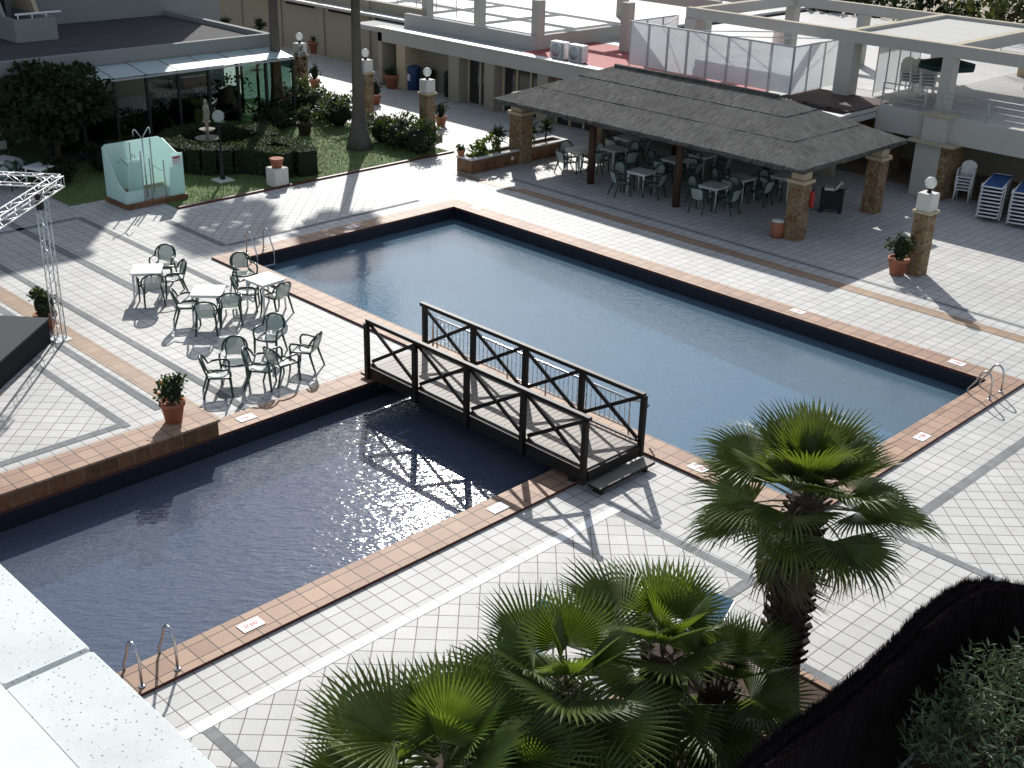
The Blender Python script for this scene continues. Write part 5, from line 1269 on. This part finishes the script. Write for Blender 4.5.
# bins
def bin_(label, p, mat, h=1.1, emblem=False):
    t = thing('waste_bin', label, 'bin', (p[0],p[1],0), 0, 'waste bins before the cream niche')
    mb = MB(); mb.lathe([(.28,.01),(.33,.05),(.36,h*.8),(.36,h*.82)], (0,0,0), 18); mb.build('body', M[mat], t)
    mb = MB(); mb.lathe([(.38,h*.8205),(.38,h*.86),(.33,h*.95),(.2,h),(.001,h*1.01)], (0,0,0), 18); mb.build('lid', M[mat], t)
    if emblem: mb = MB(); mb.box(.1,.32,-.345,-.335,.45,.75); mb.build('emblem', M['white_paint'], t).rotation_euler = (0,0,R(-10))
q = at(411,90); bin_('dark blue domed waste bin with a pale emblem before the cream niche', (q.x-.1,q.y+.2), 'plastic_blue', 1.1, True)
q = at(424,93); bin_('black waste bin between the blue bin and the lamp pillar', (q.x-.1,q.y+.3), 'dark_green', 1.05)
q = at(448,98); bin_('black waste bin right of the lamp pillar before the cream niche', (q.x-.1,q.y+.3), 'dark_green', 1.15)

# ------------------------------------------------------------------ land behind the terrace: beach, promenade, trees, cars
poly_sheet('beach', [(-500,75),(300,75),(300,130),(-500,130)], 0.0, M['earth'])
poly_sheet('road', [(-500,63),(300,63),(300,70),(-500,70)], 0.0, plain('asphalt', (.06,.06,.065), .9, var=.2, scale=2))
random.seed(31)
BG = 'shrubby trees behind the roof terrace'
for i, (x, y, h, cr) in enumerate(((-58,62,4.6,2.6),(-52,62.5,4.8,2.8),(-46.5,62,4.6,2.6),(-41,63,4.9,2.8),(-36,62,4.6,2.6),(-31.5,62,4.7,2.6),(-27.5,61.5,4.6,2.4))):
    w_ = ['farthest left behind the pergola','second from the left behind the pergola','third from the left behind the pergola','in the middle behind the pergola','third from the right behind the pergola','second from the right behind the pergola','nearest the right hand shade panel'][i]
    tree('dark green bushy tree, '+w_, (x,y), h, cr, 1300, 'conifer' if i % 3 == 0 else 'dark_leaf', 'bushy_tree', .4, .14, BG, .15)
def trunk_palm(label, p, h):
    t = thing('beach_palm', label, 'palm tree', (p[0],p[1],0), 0, 'palms on the sand behind the terrace')
    mb = MB(); mb.tube([(0,0,0),(.05,0,h*.5),(0,0,h)], [.45,.38,.34], 10); mb.build('trunk', M['bark_grey'], t)
    for i in range(24): frond(t, random.choice(FAN), h, i*2.4, R(70-110*i/23), 2.0, 0)
trunk_palm('palm trunk on the sand just behind the white shade panel', (-27.5,66), 9); trunk_palm('dark palm trunk on the sand left of the other trunk', (-29.6,66.5), 9)
def car(label, p, rz, mat):
    t = thing('parked_car', label, 'car', (p[0],p[1],0), rz, 'cars parked behind the trees')
    prof = [(-2.0,.35),(-2.05,.75),(-1.9,.88),(-1.2,.95),(-.7,1.38),(.75,1.42),(1.35,1.0),(2.0,.9),(2.08,.6),(2.0,.35)]
    mb = MB(); n = len(prof); vs = [(x,-.8+(.12 if z > 1 else 0),z) for x,z in prof] + [(x,.8-(.12 if z > 1 else 0),z) for x,z in prof]
    mb.add(vs, [tuple(range(n)), tuple(range(2*n-1,n-1,-1))] + [(i,n+i,n+(i+1)%n,(i+1)%n) for i in range(n)]); mb.build('body', mat, t)
    mb = MB(); 
    for s in (-1,1): mb.add([(-1.05,s*.79,1.0),(1.15,s*.79,1.02),(.7,s*.70,1.34),(-.62,s*.70,1.32)], [(0,1,2,3)])
    mb.build('window', M['dark_glass'], t)
    for x in (-1.25,1.3):
        for s in (-1,1): mb = MB(); mb.tube([(x,s*.66,.31),(x,s*.84,.31)], .31, 14); mb.build('wheel', M['black_metal'], t)
cm = plain('silver_car_paint', (.45,.46,.48), .3, .4, var=.03, bumpy=0, spec=.5); cw = plain('white_car_paint', (.7,.7,.7), .3, 0, var=.03, bumpy=0, spec=.5)
for x, y, m_, lab in ((-31,72.5,cw,'white car parked left of the palm trunks behind the terrace'),(-25.5,72.5,cm,'silver car parked right of the palm trunks behind the terrace'),(-49,72,cm,'silver car parked far behind the left part of the pergola'),(-56,72,cw,'white car parked far behind the pergola at the left')): car(lab, (x,y), R(rnd(-6,6)), m_)
t = thing('beach_fence', 'low post and rail fence of brown poles behind the shade panel', 'fence', (-27,64.3,0)); mb = MB(); mb.tube([(-9,0,.9),(9,0,.9)], .06, 6); mb.build('rail', M['post_wood'], t)
for i in range(7): mb = MB(); mb.tube([(-9+3*i,0,0),(-9+3*i,0,1.05)], .07, 6); mb.build('post', M['post_wood'], t)
for x, y, lab in ((-27.8,69.3,'mauve beach parasol left of the beach palm trunk'),(-25.6,70,'mauve beach parasol right of the beach palm trunk')):
    t = thing('beach_parasol', lab, 'parasol', (x,y,0), 0, 'beach parasols behind the terrace'); mb = MB(); mb.tube([(0,0,0),(0,0,2.4)], .03, 6); mb.build('pole', M['post_wood'], t)
    mb = MB(); mb.lathe([(1.2,1.95),(.6,2.25),(.05,2.42)], (0,0,0), 12); mb.build('canopy', plain('mauve_cloth', (.22,.09,.16), .8), t)
